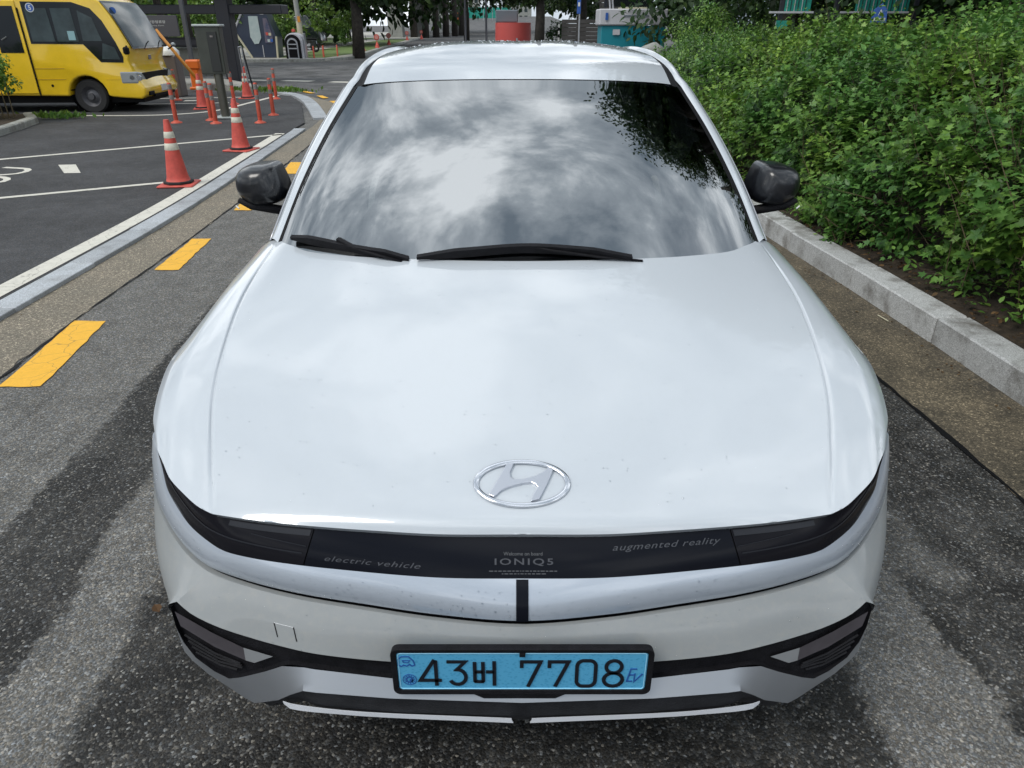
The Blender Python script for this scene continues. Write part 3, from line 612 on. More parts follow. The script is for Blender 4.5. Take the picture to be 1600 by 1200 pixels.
for sg in (1, -1):
    Gs = seg(us0, 1, 60); h = MB().grid(Gs if sg > 0 else mir(Gs)).build('headlight', M['lens'], car, smooth=True)
    k = lambda A: A if sg > 0 else mir(A)
    MB().grid(k(seg(us0 + .004, us0 + .20, 20, .03, .17, .0015, 3))).build('light_module', M['lens_grey'], h, smooth=True)
    cu = np.linspace(us0 + .01, .93, 40); path = np.vstack([bandpt([u], .60 - .42 * max(0, (u - us0) / (1 - us0)) ** 1.3, .0015)[0] for u in cu])
    MB().grid(k(np.stack([path, path + np.array([0, -.0008, -.0035])]))).build('light_guide', M['lens_grey'], h, smooth=True)
    cu = np.linspace(us0 + .005, us0 + .14, 16); path = np.vstack([bandpt([u], .42 - .16 * (u - us0) / .14, .0015)[0] for u in cu])
    MB().grid(k(np.stack([path, path + np.array([0, -.0006, -.0025])]))).build('light_guide', M['lens_grey'], h, smooth=True)
    Gs = seg(us0 - .003, us0, 2, 0, 1, -.003); MB().grid(k(Gs)).build('lamp_joint', M['seal'], car)
# silver band
ST = np.vstack([bbd, cr(HE2, 200)[170:] * 1.0])[::6]; ST[-1] = HE2[-1]; ST = PA(ST)
GLup = GLc + np.array([0, .007, .0105]); GLup[-1] = GLc[-1]
Q = ruled(ST, GLup, lin(70), lin(9)); V = lin(9)[:, None]
Q[:, :, 1] -= .010 * 4 * V * (1 - V) * (1 - lin(70)[None] ** 3); Q[:, :, 0] += .006 * 4 * V * (1 - V) * lin(70)[None] ** 2
Qin = Q[-1] + np.stack([-Q[-1][:, 0] * .02, np.full(70, .014), np.full(70, -.001)], 1)
m = MB(); both(m, Q); both(m, np.stack([Q[-1], Qin])); m.build('upper_bumper_band', M['silver'], car, smooth=True, merge=.0004, sharp=45)
g1 = samp(GLc, lin(70)); g2 = g1 + np.stack([-g1[:, 0] * .02, np.full(70, .016), np.full(70, .006)], 1); gi = g1 + np.stack([-g1[:, 0] * .02, np.full(70, .014), np.full(70, -.004)], 1)
m = MB(); both(m, np.stack([g2 + np.array([0, .004, .012]), gi + np.array([0, .004, -.006])])); m.build('bumper_gap', M['seal'], car)
zz = lin(12); q = np.stack([Q[:, 0] for _ in (0, 1)], 0); q = np.array([[(sx_ * .0125, p[1] - .0025, p[2]) for sx_ in (-1, 1)] for p in cr(Q[:, 0], 12)])
MB().grid(q).build('centre_trim', M['gloss_black'], car, smooth=True)
# white bumper
i0 = 5; G1 = GLc[:i0 + 1]; G2 = GLc[i0:]; right1 = PA([GLc[i0], (.728, .128, .600), MBc[-1]])
mid0 = PA([GLc[0], (0, -.014, .575), MBc[0]])
A1 = coons(MBc, G1, mid0[::-1], right1[::-1], lin(40), lin(12), True)
PB = PA([MBc[-1], (.790, .120, .555), (.812, .155, .50), (.850, .25, .43), (.885, .36, .385), (.905, .44, .37)])
sideE = PA([(.905, .44, .37), (.912, .435, .50), (.907, .42, .65), GLc[-1]])
A2 = coons(PB, G2, right1[::-1], sideE, lin(34), lin(16)); W = np.sin(np.pi * lin(34))[None] * np.sin(np.pi * lin(16))[:, None]
A2[:, :, 0] += .020 * W; A2[:, :, 1] -= .006 * W
gin = g1 + np.stack([-g1[:, 0] * .012, np.full(70, .010), np.full(70, -.001)], 1)
m = MB(); both(m, np.stack([g1, gin])); m.build('bumper_flange', M['white_dirty_shaded'], car, smooth=True, merge=.00012)
m = MB(); both(m, A1); both(m, A2); m.build('bumper', M['white_dirty_shaded'], car, smooth=True, merge=.00012, sharp=14)
hp = [(-.529, .0545, .561), (-.483, .0435, .561), (-.476, .0285, .537), (-.520, .0385, .536)]
def wire(name, pts, r, mat, closed=True, par=car): 
    return MB().tube([Vector(p) for p in (pts + [pts[0]] if closed else pts)], r, 5).build(name, mat, par)
def on_bumper(x, f):                         # a point on the white bumper at |x| and fraction f from lower edge
    xs = A1[:, :, 0]; j = int(round(f * 11)); col = A1[j]; return np.array([math.copysign(1, x) * abs(x), np.interp(abs(x), col[:, 0], col[:, 1]) - .001, np.interp(abs(x), col[:, 0], col[:, 2])])
hp = [on_bumper(-.532, .46), on_bumper(-.487, .46), on_bumper(-.480, .18), on_bumper(-.524, .18)]
wire('tow_eye_cover', [hp[0], hp[3]], .0011, M['seal'], False); wire('tow_eye_cover', [hp[1], hp[2]], .0011, M['seal'], False); wire('tow_eye_cover', [hp[0], hp[1]], .0004, M['chin'], False)
# black lower grille and pods
rec = np.array([0, .012, 0]); Q = ruled(MBc + rec, BLc + rec, lin(80), lin(6)); m = MB(); both(m, Q)
mb = samp(MBc, lin(80)); both(m, np.stack([mb, mb + rec + np.array([0, 0, -.001])])); bl = samp(BLc, lin(80)); both(m, np.stack([bl, bl + rec]))
m.build('lower_grille', M['black_plastic'], car, smooth=True, sharp=30, merge=.0004)
FD = PA([(.771, .106, .548), (.685, .077, .515), (.609, .052, .495), (.607, .045, .464), (.681, .067, .482), (.760, .095, .515)]); FC = PA([(.609, .052, .495), (.540, .034, .488), (.586, .039, .463), (.607, .045, .464)])
M['fog_dark'] = mat('fog_lamp_smoked', (.05, .045, .052), .3, 0, .2, var=.2); M['fog_clear'] = mat('fog_lamp_clear', (.22, .23, .24), .35, .2, .2)
for sg in (1, -1):
    S_ = np.array([sg, 1, 1]); f = MB().poly((FD + np.array([0, -.001, .001])) * S_).build('fog_lamp', M['fog_dark'], car, fix=False); MB().poly((FC + np.array([0, -.001, .001])) * S_).build('reflector', M['fog_clear'], f, fix=False)
    for sl_ in ([(.754, .089, .495), (.683, .064, .465), (.622, .046, .453)], [(.746, .084, .482), (.679, .061, .456), (.619, .044, .449)], [(.738, .079, .470), (.676, .058, .447), (.617, .042, .445)], [(.730, .074, .458), (.672, .055, .439), (.630, .043, .438)]):
        MB().tube([Vector(p * S_) + Vector((0, .002, -.002)) for p in PA(sl_)], .0030, 4).build('pod_slat', M['black_plastic'], car)
# silver chin
BE = np.vstack([BLc[:-1], [(.81, .165, .50), (.85, .25, .43), (.892, .40, .38)]])
def poly_pts(P, us): a = np.r_[0, np.cumsum(np.linalg.norm(np.diff(P, axis=0), axis=1))]; a /= a[-1]; return np.stack([np.interp(us, a, P[:, k]) for k in range(3)], 1)
cA = np.array([(0, -.019, .475), (.279, -.012, .475), (.446, .011, .475), (.470, .016, .475), (.520, .024, .470), (.564, .031, .445), (.622, .037, .420), (.653, .042, .410), (.689, .054, .420), (.734, .074, .440), (.768, .099, .462), (.779, .106, .500), (.785, .116, .553), (.83, .20, .47), (.892, .40, .38)])
cB = np.array([(0, -.045, .440), (.279, -.034, .440), (.440, -.018, .438), (.470, -.012, .436), (.505, .004, .405), (.540, .014, .375), (.602, .030, .345), (.625, .036, .355), (.665, .050, .375), (.710, .065, .398), (.750, .085, .418), (.772, .10, .43), (.79, .13, .43), (.83, .20, .40), (.885, .36, .35)])
Q = np.stack([cA * (1 - v) + cB * v for v in lin(4)]); Q2 = np.stack([cB, cB + np.stack([-cB[:, 0] * .05, np.full(15, .045), np.full(15, -.012)], 1)])
m = MB(); both(m, Q); both(m, Q2); m.build('chin_trim', M['chin'], car, smooth=True, sharp=22, merge=.0005)
d1 = cB + np.array([0, .010, -.004]); d2 = np.array([(x_ * .985, y_ + .018, min(z_ - .02, .375)) for x_, y_, z_ in cB]); d3 = d2 + np.array([0, .03, -.05])
m = MB(); both(m, np.stack([d1[:9], d2[:9], d3[:9]])); m.build('lower_intake', M['dark_plastic'], car, smooth=True, sharp=30, merge=.0005)
d4 = d3[:14 if len(d3) > 14 else 9] + np.array([0, .35, -.02]); m = MB(); both(m, np.stack([d3[:9], d4[:9]])); m.build('front_undertray', M['seal'], car)
for sg in (1, -1):
    a = cr([(.022, -.030, .370), (.381, -.011, .370), (.52, .009, .3705), (.530, .013, .371)], 30) * np.array([sg, 1, 1]); b = cr([(.018, -.033, .3610), (.382, -.013, .3610), (.520, .006, .3610), (.528, .012, .3645)], 30) * np.array([sg, 1, 1])
    MB().grid(np.stack([a + np.array([0, .002, .0005]), a, b, b + np.array([0, .006, -.001])])).build('lip_strip', M['lip'], car, smooth=True, sharp=40)
# number plate
pc = Vector((0, -.037, .5255))
def rrect(w, h, r, n=5):
    o = []
    for cx_, cz_, a in ((w / 2 - r, h / 2 - r, 0), (-w / 2 + r, h / 2 - r, 90), (-w / 2 + r, -h / 2 + r, 180), (w / 2 - r, -h / 2 + r, 270)):
        for k in range(n + 1): t_ = R(a + 90 * k / n); o.append((cx_ + r * math.cos(t_), cz_ + r * math.sin(t_)))
    return o
plate = MB().prism([(pc.x + a, pc.z + b) for a, b in rrect(.514, .110, .008)], -.037, -.030).build('number_plate', M['plate'], car)
fo = rrect(.536, .130, .016); fi = rrect(.512, .108, .008); m = MB(); n = len(fo)
vs_ = [(a, -.0415, pc.z + b) for a, b in fo] + [(a, -.0395, pc.z + b) for a, b in fi] + [(a * .995, -.026, pc.z + b) for a, b in fo] + [(a, -.034, pc.z + b) for a, b in fi]
m.add(vs_, [(i, (i + 1) % n, n + (i + 1) % n, n + i) for i in range(n)] + [(i, 2 * n + i, 2 * n + (i + 1) % n, (i + 1) % n) for i in range(n)] + [(n + i, n + (i + 1) % n, 3 * n + (i + 1) % n, 3 * n + i) for i in range(n)])
m.build('plate_frame', M['black_plastic'], plate, bevel=.0015)
MB().prism([(-.10, pc.z - .066), (.09, pc.z - .066), (.07, pc.z - .078), (-.08, pc.z - .078)], -.040, -.02).build('plate_tab', M['black_plastic'], plate)
MB().box((0, -.0425, pc.z + .052), (.012, .004, .008)).build('plate_clip', M['black_plastic'], plate)
wire('plate_rim', [Vector((a, -.0375, pc.z + b)) for a, b in rrect(.506, .102, .006)], .0011, mat('plate_edge', (.30, .62, .80), .4), True, plate)
PX = lambda x, y: ((x - 805) * .512 / 1380, (238 - y) * .110 / 205)
def ribbon(m, pts, w, depth=(-.0392, -.0365), raw=False, closed=False):
    P = [Vector((*(p if raw else PX(*p)), 0)).to_2d() if False else Vector(p if raw else PX(*p)) for p in pts]; L, Rr = [], []; n = len(P)
    for i in range(n):
        a = P[i] - P[i - 1] if (i > 0 or closed) else P[1] - P[0]; b = P[(i + 1) % n] - P[i] if (i < n - 1 or closed) else P[-1] - P[-2]
        a.normalize(); b.normalize(); na, nb = Vector((-a.y, a.x)), Vector((-b.y, b.x)); mt = (na + nb); mt = mt / max(.35, mt.length_squared) * 2 * .5 * 2 if mt.length > 1e-6 else na
        mt = (na + nb).normalized() / max(.5, (na + nb).normalized().dot(na)); L.append(P[i] + mt * w / 2); Rr.append(P[i] - mt * w / 2)
    seg_ = range(n if closed else n - 1)
    for i in seg_:
        j = (i + 1) % n; q = [L[i], L[j], Rr[j], Rr[i]]
        m.add([(v.x, depth[0], pc.z + v.y) for v in q] + [(v.x, depth[1], pc.z + v.y) for v in q], [(0, 1, 2, 3), (0, 4, 5, 1), (2, 6, 7, 3), (1, 5, 6, 2), (0, 3, 7, 4)])
def arc(cx_, cy_, rx, ry, a0, a1, n=12): return [(cx_ + rx * math.cos(R(a0 + (a1 - a0) * k / n)), cy_ - ry * math.sin(R(a0 + (a1 - a0) * k / n))) for k in range(n + 1)]
w = .0076; glyphs = {
 'four': [[(320, 176), (237, 286), (356, 286)], [(327, 180), (327, 314)]], 'three': [[(388, 186), (490, 186), (442, 228)] + arc(446, 268, 46, 40, 80, -150, 14)],
 'letter_b': [[(542, 188), (542, 294)], [(588, 188), (588, 294)], [(542, 240), (588, 240)], [(538, 293), (592, 293)]], 'letter_eo': [[(604, 240), (648, 240)], [(650, 184), (650, 314)]],
 'seven': [[(802, 218), (802, 186), (906, 186), (838, 320)], [(955, 218), (955, 186), (1060, 186), (990, 320)]],
 'zero': [[(1108, 215)] + arc(1143, 210, 35, 30, 170, 95, 5) + arc(1177, 210, 35, 30, 85, 10, 5) + [(1212, 285)] + arc(1177, 288, 35, 30, -10, -85, 5) + arc(1143, 288, 35, 30, -95, -170, 5)],
 'eight': [arc(1312, 213, 43, 33, 0, 350, 18), arc(1312, 282, 52, 36, 0, 350, 18)]}
for k, st in glyphs.items():
    groups_ = [st] if k != 'seven' else [[q] for q in st]
    for gq in groups_:
        m = MB()
        for p in gq: ribbon(m, p, w, closed=k in ('zero', 'eight'))
        m.build('plate_character', M['plate_text'], plate, fix=False)
m = MB(); t_ = .0016; dd = (-.0382, -.0368)
ribbon(m, arc(177, 283, 38, 28, 0, 350, 20), .0012, dd, closed=True); ribbon(m, arc(177, 283, 18, 14, 0, 350, 12), .003, dd, closed=True); ribbon(m, arc(186, 287, 7, 6, 0, 350, 8), .003, dd, closed=True)
for k in range(12): a = 30 * k; ribbon(m, arc(177, 283, 27, 21, a, a + 12, 2), .0022, dd)
ribbon(m, [(122, 205), (124, 172), (142, 160), (182, 160), (205, 182), (212, 204), (196, 210), (184, 200), (168, 210), (150, 204), (138, 212)], .0026, dd, closed=True); ribbon(m, [(146, 180), (186, 180), (176, 192), (150, 190)], .0018, dd, closed=True)
ribbon(m, [(1442, 226), (1408, 226), (1390, 292), (1420, 292)], .0034, dd); ribbon(m, [(1400, 258), (1428, 258)], .0034, dd); ribbon(m, [(1432, 250), (1430, 296), (1474, 252)], .0034, dd)
m.build('plate_emblems', M['plate_mark'], plate, fix=False)

# lettering on the smoked panel
def text_pts(s, size, shear=0, space=1, font=None, bold=0):
    cu = bpy.data.curves.new('t', 'FONT'); cu.body = s; cu.size = size; cu.shear = shear; cu.space_character = space; cu.offset = bold; cu.align_x = 'CENTER'; cu.resolution_u = 3
    o = bpy.data.objects.new('t', cu); C.objects.link(o); bpy.context.view_layer.update(); dg = bpy.context.evaluated_depsgraph_get()
    me = bpy.data.meshes.new_from_object(o.evaluated_get(dg)); V_ = [tuple(v.co) for v in me.vertices]; F_ = [tuple(p.vertices) for p in me.polygons]
    bpy.data.objects.remove(o); bpy.data.curves.remove(cu); bpy.data.meshes.remove(me); return V_, F_
fp = [o for o in car.children if o.name.startswith('front_panel')][0]
def band_text(name, s, xc, v, width, height, shear=0, space=1, bold=0, mt='print_grey'):
    V_, F_ = text_pts(s, 1, shear, space, bold=bold); a = np.array(V_); x0, x1 = a[:, 0].min(), a[:, 0].max(); y0, y1 = a[:, 1].min(), a[:, 1].max(); P_ = []
    for x_, y_, _ in V_:
        X = xc + ((x_ - x0) / (x1 - x0) - .5) * width; vv = v - ((y_ - y0) / (y1 - y0) - .5) * height / .088
        p = bandpt(uX(abs(X), vv), vv, .0008)[0]; P_.append((math.copysign(p[0], X) if X else 0, p[1], p[2]))
    obj(name, P_, F_, M[mt], fp)
M['print_dim'] = mat('dim_grey_print', (.085, .09, .10), .5)
band_text('lettering', 'electric vehicle', -.31, .70, .203, .013, .35, 1.1); band_text('lettering', 'augmented reality', .300, .26, .228, .017, .35, 1.1)
band_text('lettering', 'IONIQ5', .0035, .56, .120, .0165, 0, 1.25, .012); band_text('lettering', 'Welcome on board', .0015, .36, .080, .007, 0, 1, mt='print_dim')
# two rows of print too fine to read: short dashes
m = MB()
for v, x0, x1 in ((.785, -.068, .072), (.86, -.042, .046)):
    x_ = x0
    while x_ < x1:
        L_ = rng.uniform(.0025, .009)
        q = [bandpt(uX(abs(a), vv), vv, .0008)[0] * np.array([1 if a > 0 else -1, 1, 1]) for a, vv in ((x_, v - .012), (x_ + L_, v - .012), (x_ + L_, v + .012), (x_, v + .012))]; m.poly(q); x_ += L_ + .0022
m.build('fine_print', M['print_dim'], fp, fix=False)

# badge on the hood
def hood_pt(x, y):
    a = GA.reshape(-1, 3); d = (np.abs(a[:, 0] - abs(x)) ** 2 + (a[:, 1] - y) ** 2); i = np.argsort(d)[:4]; w_ = 1 / (d[i] + 1e-6); return float((a[i, 2] * w_).sum() / w_.sum())
zA, zB = hood_pt(0, .14), hood_pt(0, .225); bc = Vector((0, .1825, (zA + zB) / 2 + .004)); tdir = Vector((0, .085, zB - zA)).normalized(); nd = Vector((1, 0, 0)).cross(tdir)
def BP(x, y, h=0): return bc + Vector((x * .098, 0, 0)) + tdir * (y * .055) + nd * h
badge = MB().tube([BP(math.cos(t_) * 1, math.sin(t_) * 1) for t_ in np.linspace(0, 2 * math.pi, 61)], .0062, 8, cap=False, flat=.6).build('badge', M['chrome'], car, smooth=True)
Hs = [(600, 270), (690, 265), (660, 330), (638, 375), (648, 430), (690, 462), (800, 462), (950, 425), (1050, 375), (1110, 318), (1172, 325), (1165, 370), (1080, 540), (990, 700), (890, 722), (925, 640), (975, 560), (950, 525), (900, 502), (800, 512), (640, 552), (530, 600), (450, 672), (382, 648), (440, 560), (520, 420)]
hp_ = [((x_ - 785) / 560, (500 - y_) / 262) for x_, y_ in Hs]; n = len(hp_); cxh = (.0, 0)
inn = [(a * .965 + (.012 if a < 0 else -.012) * 0, b * .94) for a, b in hp_]
m = MB(); m.add([BP(a, b, .0045) for a, b in hp_] + [BP(a, b, -.004) for a, b in hp_], [tuple(range(n))] + [(i, i + n, (i + 1) % n + n, (i + 1) % n) for i in range(n)])
m.build('badge_letter', mat('satin_chrome', (.62, .64, .69), .28, .9), badge, bevel=.0015)
# windscreen
HD = PA([(0, 1.923, 1.520), (.20, 1.926, 1.519), (.40, 1.945, 1.513), (.56, 1.972, 1.502), (.648, 2.0, 1.489)])
WB = PA([(0, .955, 1.070), (.349, .975, 1.070), (.528, 1.004, 1.070), (.661, 1.062, 1.072), (.740, 1.125, 1.074), (.768, 1.170, 1.080)])
WA = PA([(.768, 1.170, 1.080), (.742, 1.42, 1.218), (.703, 1.71, 1.357), (.648, 2.0, 1.489)]); W0 = PA([(0, .955, 1.070), (0, 1.20, 1.208), (0, 1.45, 1.333), (0, 1.70, 1.438), (0, 1.923, 1.520)])
WS = coons(WB, HD, W0, WA, lin(36), lin(36), True); Wn = np.sin(np.pi * lin(36) ** 1)[:, None] * (1 - lin(36)[None] ** 2); WS[:, :, 2] += .006 * Wn
ws = MB(); both(ws, WS); ws = ws.build('windscreen', M['glass'], car, smooth=True, merge=.0004)
def wsp(u, v, o=0):                           # point on the screen, o metres under it
    fu, fv = min(max(abs(u), 0), 1) * 35, min(max(v, 0), 1) * 35; i, j = min(int(fv), 34), min(int(fu), 34); a, b = fv - i, fu - j
    p = WS[i, j] * (1 - a) * (1 - b) + WS[i + 1, j] * a * (1 - b) + WS[i, j + 1] * (1 - a) * b + WS[i + 1, j + 1] * a * b
    return np.array([p[0] * (1 if u >= 0 else -1), p[1] + o * .42, p[2] - o])
inner = []
for k in range(121):                          # rounded inner edge of the black border (superellipse-like)
    t_ = 2 * math.pi * k / 120; c_, s_ = math.cos(t_), math.sin(t_); q_ = 9 if s_ > 0 else 5.5
    r_ = (abs(c_) ** q_ + abs(s_) ** q_) ** (-1 / q_); inner.append((c_ * r_, s_ * r_))
m = MB(); G_ = []
for (a, b) in inner:
    mx_ = max(abs(a), abs(b)); ou, ov = a / mx_, b / mx_
    iu = a * .925; iv = .53 + b * (.435 if b > 0 else .405)
    G_.append([wsp(ou, .5 + ov * .5, .004), wsp((ou + iu) / 2, (.5 + ov * .5 + iv) / 2, .004), wsp(iu, iv, .004)])
m.grid(G_).build('windscreen_border', M['frit'], car, smooth=True)
for sg in (1, -1):                            # rubber seal along each pillar
    e_ = [wsp(sg, v) for v in lin(20)]; e2 = [p + np.array([sg * .012, .012, .002]) for p in e_]; e3 = [p + np.array([-sg * .007, 0, .004]) for p in e_]
    MB().grid([e3, e_, e2]).build('pillar_seal', M['seal'], car, smooth=True)
# roof, ditch moulding, pillars
RI = PA([(.612, 1.985, 1.500), (.612, 2.20, 1.557), (.606, 2.50, 1.590), (.598, 2.85, 1.600), (.585, 3.3, 1.592), (.565, 3.9, 1.545), (.55, 4.25, 1.49)])
RO = PA([(.650, 2.0, 1.489), (.645, 2.22, 1.545), (.632, 2.50, 1.579), (.618, 2.85, 1.592), (.602, 3.3, 1.585), (.580, 3.9, 1.540), (.565, 4.25, 1.485)])
RC = PA([(0, 1.930, 1.523), (0, 2.15, 1.573), (0, 2.45, 1.610), (0, 2.8, 1.634), (0, 3.3, 1.630), (0, 3.9, 1.585), (0, 4.3, 1.525)])
HDr = PA([(0, 1.930, 1.523), (.20, 1.933, 1.522), (.40, 1.951, 1.516), (.55, 1.975, 1.507), (.612, 1.985, 1.500)]); RB = PA([(0, 4.3, 1.525), (.3, 4.29, 1.518), (.55, 4.25, 1.49)])
RF = coons(HDr, RB, RC, RI, lin(30), lin(40), True); RF[:, :, 2] += .012 * np.sin(np.pi * lin(40))[:, None] * (1 - lin(30)[None] ** 4) * lin(30)[None] ** 1
m = MB(); both(m, RF); m.build('roof', M['white'], car, smooth=True, merge=.0004)
for sg in (1, -1):
    S_ = np.array([sg, 1, 1]); a, b = samp(RI, lin(30)), samp(RO, lin(30))
    MB().grid(np.stack([a * S_, (a * .5 + b * .5 + np.array([0, 0, -.006])) * S_, b * S_])).build('roof_moulding', M['seal'], car, smooth=True)
    # white pillar and cant rail in one sweep
    inn_ = np.vstack([samp(WA, lin(24)) + np.array([.012, .012, .002]), samp(RO, lin(30))[1:]]); n = len(inn_)
    f_ = np.r_[np.linspace(0, 1, 24), np.ones(29)]
    mid_ = inn_ + np.stack([.012 + .006 * (1 - f_), .022 + 0 * f_, .012 * f_ + .006], 1)
    out_ = inn_ + np.stack([.050 - .008 * f_, .085 - .04 * f_, -.020 + .008 * f_], 1)
    low_ = inn_ + np.stack([.062 + .0 * f_, .11 - .06 * f_, -.060 + .015 * f_], 1)
    MB().grid(np.stack([inn_, mid_, (mid_ + out_) / 2 + np.array([.004, 0, .006]), out_, low_]) * S_).build('pillar', M['white'], car, smooth=True)
    hl = out_ * S_ + np.array([sg * .002, -.003, .004]); MB().tube([Vector(p) for p in hl[:24]], .004, 5).build('pillar_strip', M['steel'], car, smooth=True)
    low = low_ * S_
    # side glass from belt to rail
    belt = cr([(.800, 1.26, 1.075), (.848, 1.45, 1.050), (.862, 1.9, 1.048), (.868, 2.6, 1.058), (.858, 3.4, 1.085), (.82, 4.0, 1.13), (.76, 4.28, 1.20)], n) * S_
    for k0, k1, nm in ((0, 9, 'quarter_window'), (9, 33, 'front_window'), (33, 44, 'rear_window'), (44, n - 1, 'rear_quarter_window')):
        A_, B_ = belt[k0:k1], low[k0:k1]
        if k1 - k0 > 1: MB().grid(np.stack([A_ * (1 - v) + B_ * v + np.array([sg * .02 * 4 * v * (1 - v), 0, 0]) for v in lin(6)])).build(nm, M['tinted'], car, smooth=True)
    for k in (9, 33, 44):
        MB().tube([Vector(belt[k - 1] * (1 - v) + low[k - 1] * v + np.array([sg * (.02 * 4 * v * (1 - v) - .002), 0, 0])) for v in lin(6)], .018, 6).build('window_post', M['seal'], car)
    # flanks
    yb = lambda y: np.interp(y, [.40, .655, 1.26, 1.65, 2.6, 3.4, 3.845, 4.3, 4.55], [.886, .944, .912, .921, .925, .932, .944, .92, .80]); zb = lambda y: np.interp(y, [.402, .44, .486, .57, .655, .76, .90, 1.03, 1.26, 1.65, 2.6, 3.5, 4.55], [.836, .846, .856, .877, .899, .918, .935, .950, .970, 1.0, 1.01, 1.03, 1.04])
    lo_y, lo_x = cr(LO, 100)[:, 1], cr(LO, 100)[:, 0]
    def flank(y, r):
        top = np.array([np.interp(y, lo_y, lo_x) if y < 1.26 else yb(y), y, zb(y)]); zl = .27
        for yc in (.845, 3.845):
            if abs(y - yc) < .42: zl = max(zl, .375 + math.sqrt(.42 ** 2 - (y - yc) ** 2))
        z = top[2] * (1 - r) + zl * r; fr = (top[2] - z) / .6; x = top[0] + .020 * math.sin(min(fr, 1.15) * math.pi * .9) - .03 * max(0, fr - .8)
        if 1.5 < y < 3.5: x -= .022 * max(0, 1 - abs(z - .55) / .16)
        return (sg * x, y, z)
    bx = lambda y: np.interp(y, belt[:, 1], np.abs(belt[:, 0])); bz = lambda y: np.interp(y, belt[:, 1], belt[:, 2])
    for nm, y0, y1, k in (('fender', .404, 1.262, 60), ('front_door', 1.268, 2.44, 30), ('rear_door', 2.446, 3.46, 34), ('rear_fender', 3.466, 4.45, 60)):
        ys = np.unique(np.r_[np.linspace(y0, y1, k), [q_ for q_ in (.427, .43, .44, 1.24, 1.25, 1.262, 3.427, 3.43, 3.44, 4.25, 4.262, 4.27) if y0 <= q_ <= y1]])
        rows_ = [[flank(y, r) for y in ys] for r in lin(14)]
        if y0 > 1.0:
            rows_ = [[(sg * (bx(y) + .012), y, bz(y) + .002) for y in ys], [(sg * (bx(y) * .45 + flank(y, 0)[0] * sg * .55 + .006), y, bz(y) * .5 + flank(y, 0)[2] * .5 + .006) for y in ys]] + rows_
        o = MB().grid(rows_).build(nm, M['white'] if y0 > .5 else M['white'], car, smooth=True)
        if 'door' in nm: MB().box((sg * .945, (y0 + y1) / 2 + .35, .86), (.012, .22, .03), bev=.005).build('door_handle', M['white'], o)
    MB().box((sg * .90, 2.345, .24), (.08, 2.2, .09), bev=.02).build('sill', M['dark_plastic'], car)
    for yc in (.845, 3.845):
        MB().lathe([(.425, sg * .915), (.425, sg * .62)], (0, yc, .375), 24, 'X').build('wheel_arch', M['seal'], car)
        wl_ = MB().lathe([(.235, sg * .70), (.30, sg * .70), (.355, sg * .705), (.372, sg * .73), (.374, sg * .86), (.365, sg * .895), (.345, sg * .915), (.262, sg * .910), (.250, sg * .90)], (0, yc, .374), 40, 'X').build('wheel', M['tyre'], car, smooth=True, sharp=40)
        m = MB().lathe([(.252, sg * .905), (.238, sg * .88), (.235, sg * .74)], (0, yc, .374), 40, 'X'); m.lathe([(.0, sg * .87), (.06, sg * .875), (.075, sg * .86)], (0, yc, .374), 20, 'X')
        for k in range(5):
            a = 2 * math.pi * k / 5; dr = Vector((0, math.cos(a), math.sin(a))); c_ = Vector((sg * .872, yc, .374)); sd_ = Vector((0, -math.sin(a), math.cos(a)))
            q = [c_ + dr * .05 + sd_ * .03, c_ + dr * .05 - sd_ * .03, c_ + dr * .245 - sd_ * .055 + Vector((sg * .02, 0, 0)), c_ + dr * .245 + sd_ * .055 + Vector((sg * .02, 0, 0))]
            m.add(q + [p - Vector((sg * .03, 0, 0)) for p in q], [(0, 1, 2, 3), (0, 4, 5, 1), (1, 5, 6, 2), (2, 6, 7, 3), (3, 7, 4, 0)])
        m.build('rim', M['rim'], wl_, smooth=True, sharp=30); MB().lathe([(.04, sg * .84), (.17, sg * .84)], (0, yc, .374), 24, 'X').build('brake_disc', M['steel'], wl_)
# tail
rb = [(.55, 4.25, 1.49), (.72, 4.30, 1.22), (.80, 4.50, 1.02), (.82, 4.60, .80), (.80, 4.62, .50), (.78, 4.52, .28)]
rc_ = [(0, 4.30, 1.525), (0, 4.44, 1.24), (0, 4.58, 1.03), (0, 4.64, .80), (0, 4.66, .50), (0, 4.55, .28)]
A_, B_ = cr(rc_, 30), cr(rb, 30); Q = np.stack([A_ * (1 - u) + B_ * u + np.array([0, .02, 0]) * (1 - u * u) for u in lin(12)]); m = MB(); both(m, Q)
sd_ = cr([(.66, 4.22, 1.44), (.78, 4.27, 1.2), (.90, 4.44, 1.03), (.92, 4.45, .80), (.91, 4.45, .50), (.88, 4.43, .28)], 30); both(m, np.stack([B_, (B_ + sd_) / 2 + np.array([.02, .02, 0]), sd_])); m.build('tailgate', M['white'], car, smooth=True, merge=.0005)
m = MB(); both(m, (np.stack([A_ * (1 - u) + B_ * u + np.array([0, .026, .006]) * (1 - u * u) for u in np.linspace(0, .9, 8)]))[:, 2:11]); m.build('rear_screen', M['tinted'], car, smooth=True)
for sg in (1, -1): MB().box((sg * .55, 4.645, .90), (.42, .05, .10), rz=-sg * .09, bev=.01).build('tail_light', mat('tail_light_red', (.35, .01, .01), .15, 0, .5), car)
MB().box((0, 4.64, .95), (1.3, .03, .03)).build('tail_light_bar', M['gloss_black'], car)
MB().box((0, 2.4, .21), (1.62, 4.2, .05), bev=.02).build('underbody', M['seal'], car); MB().box((0, .42, .45), (1.2, .5, .4), bev=.05).build('engine_bay', M['seal'], car)
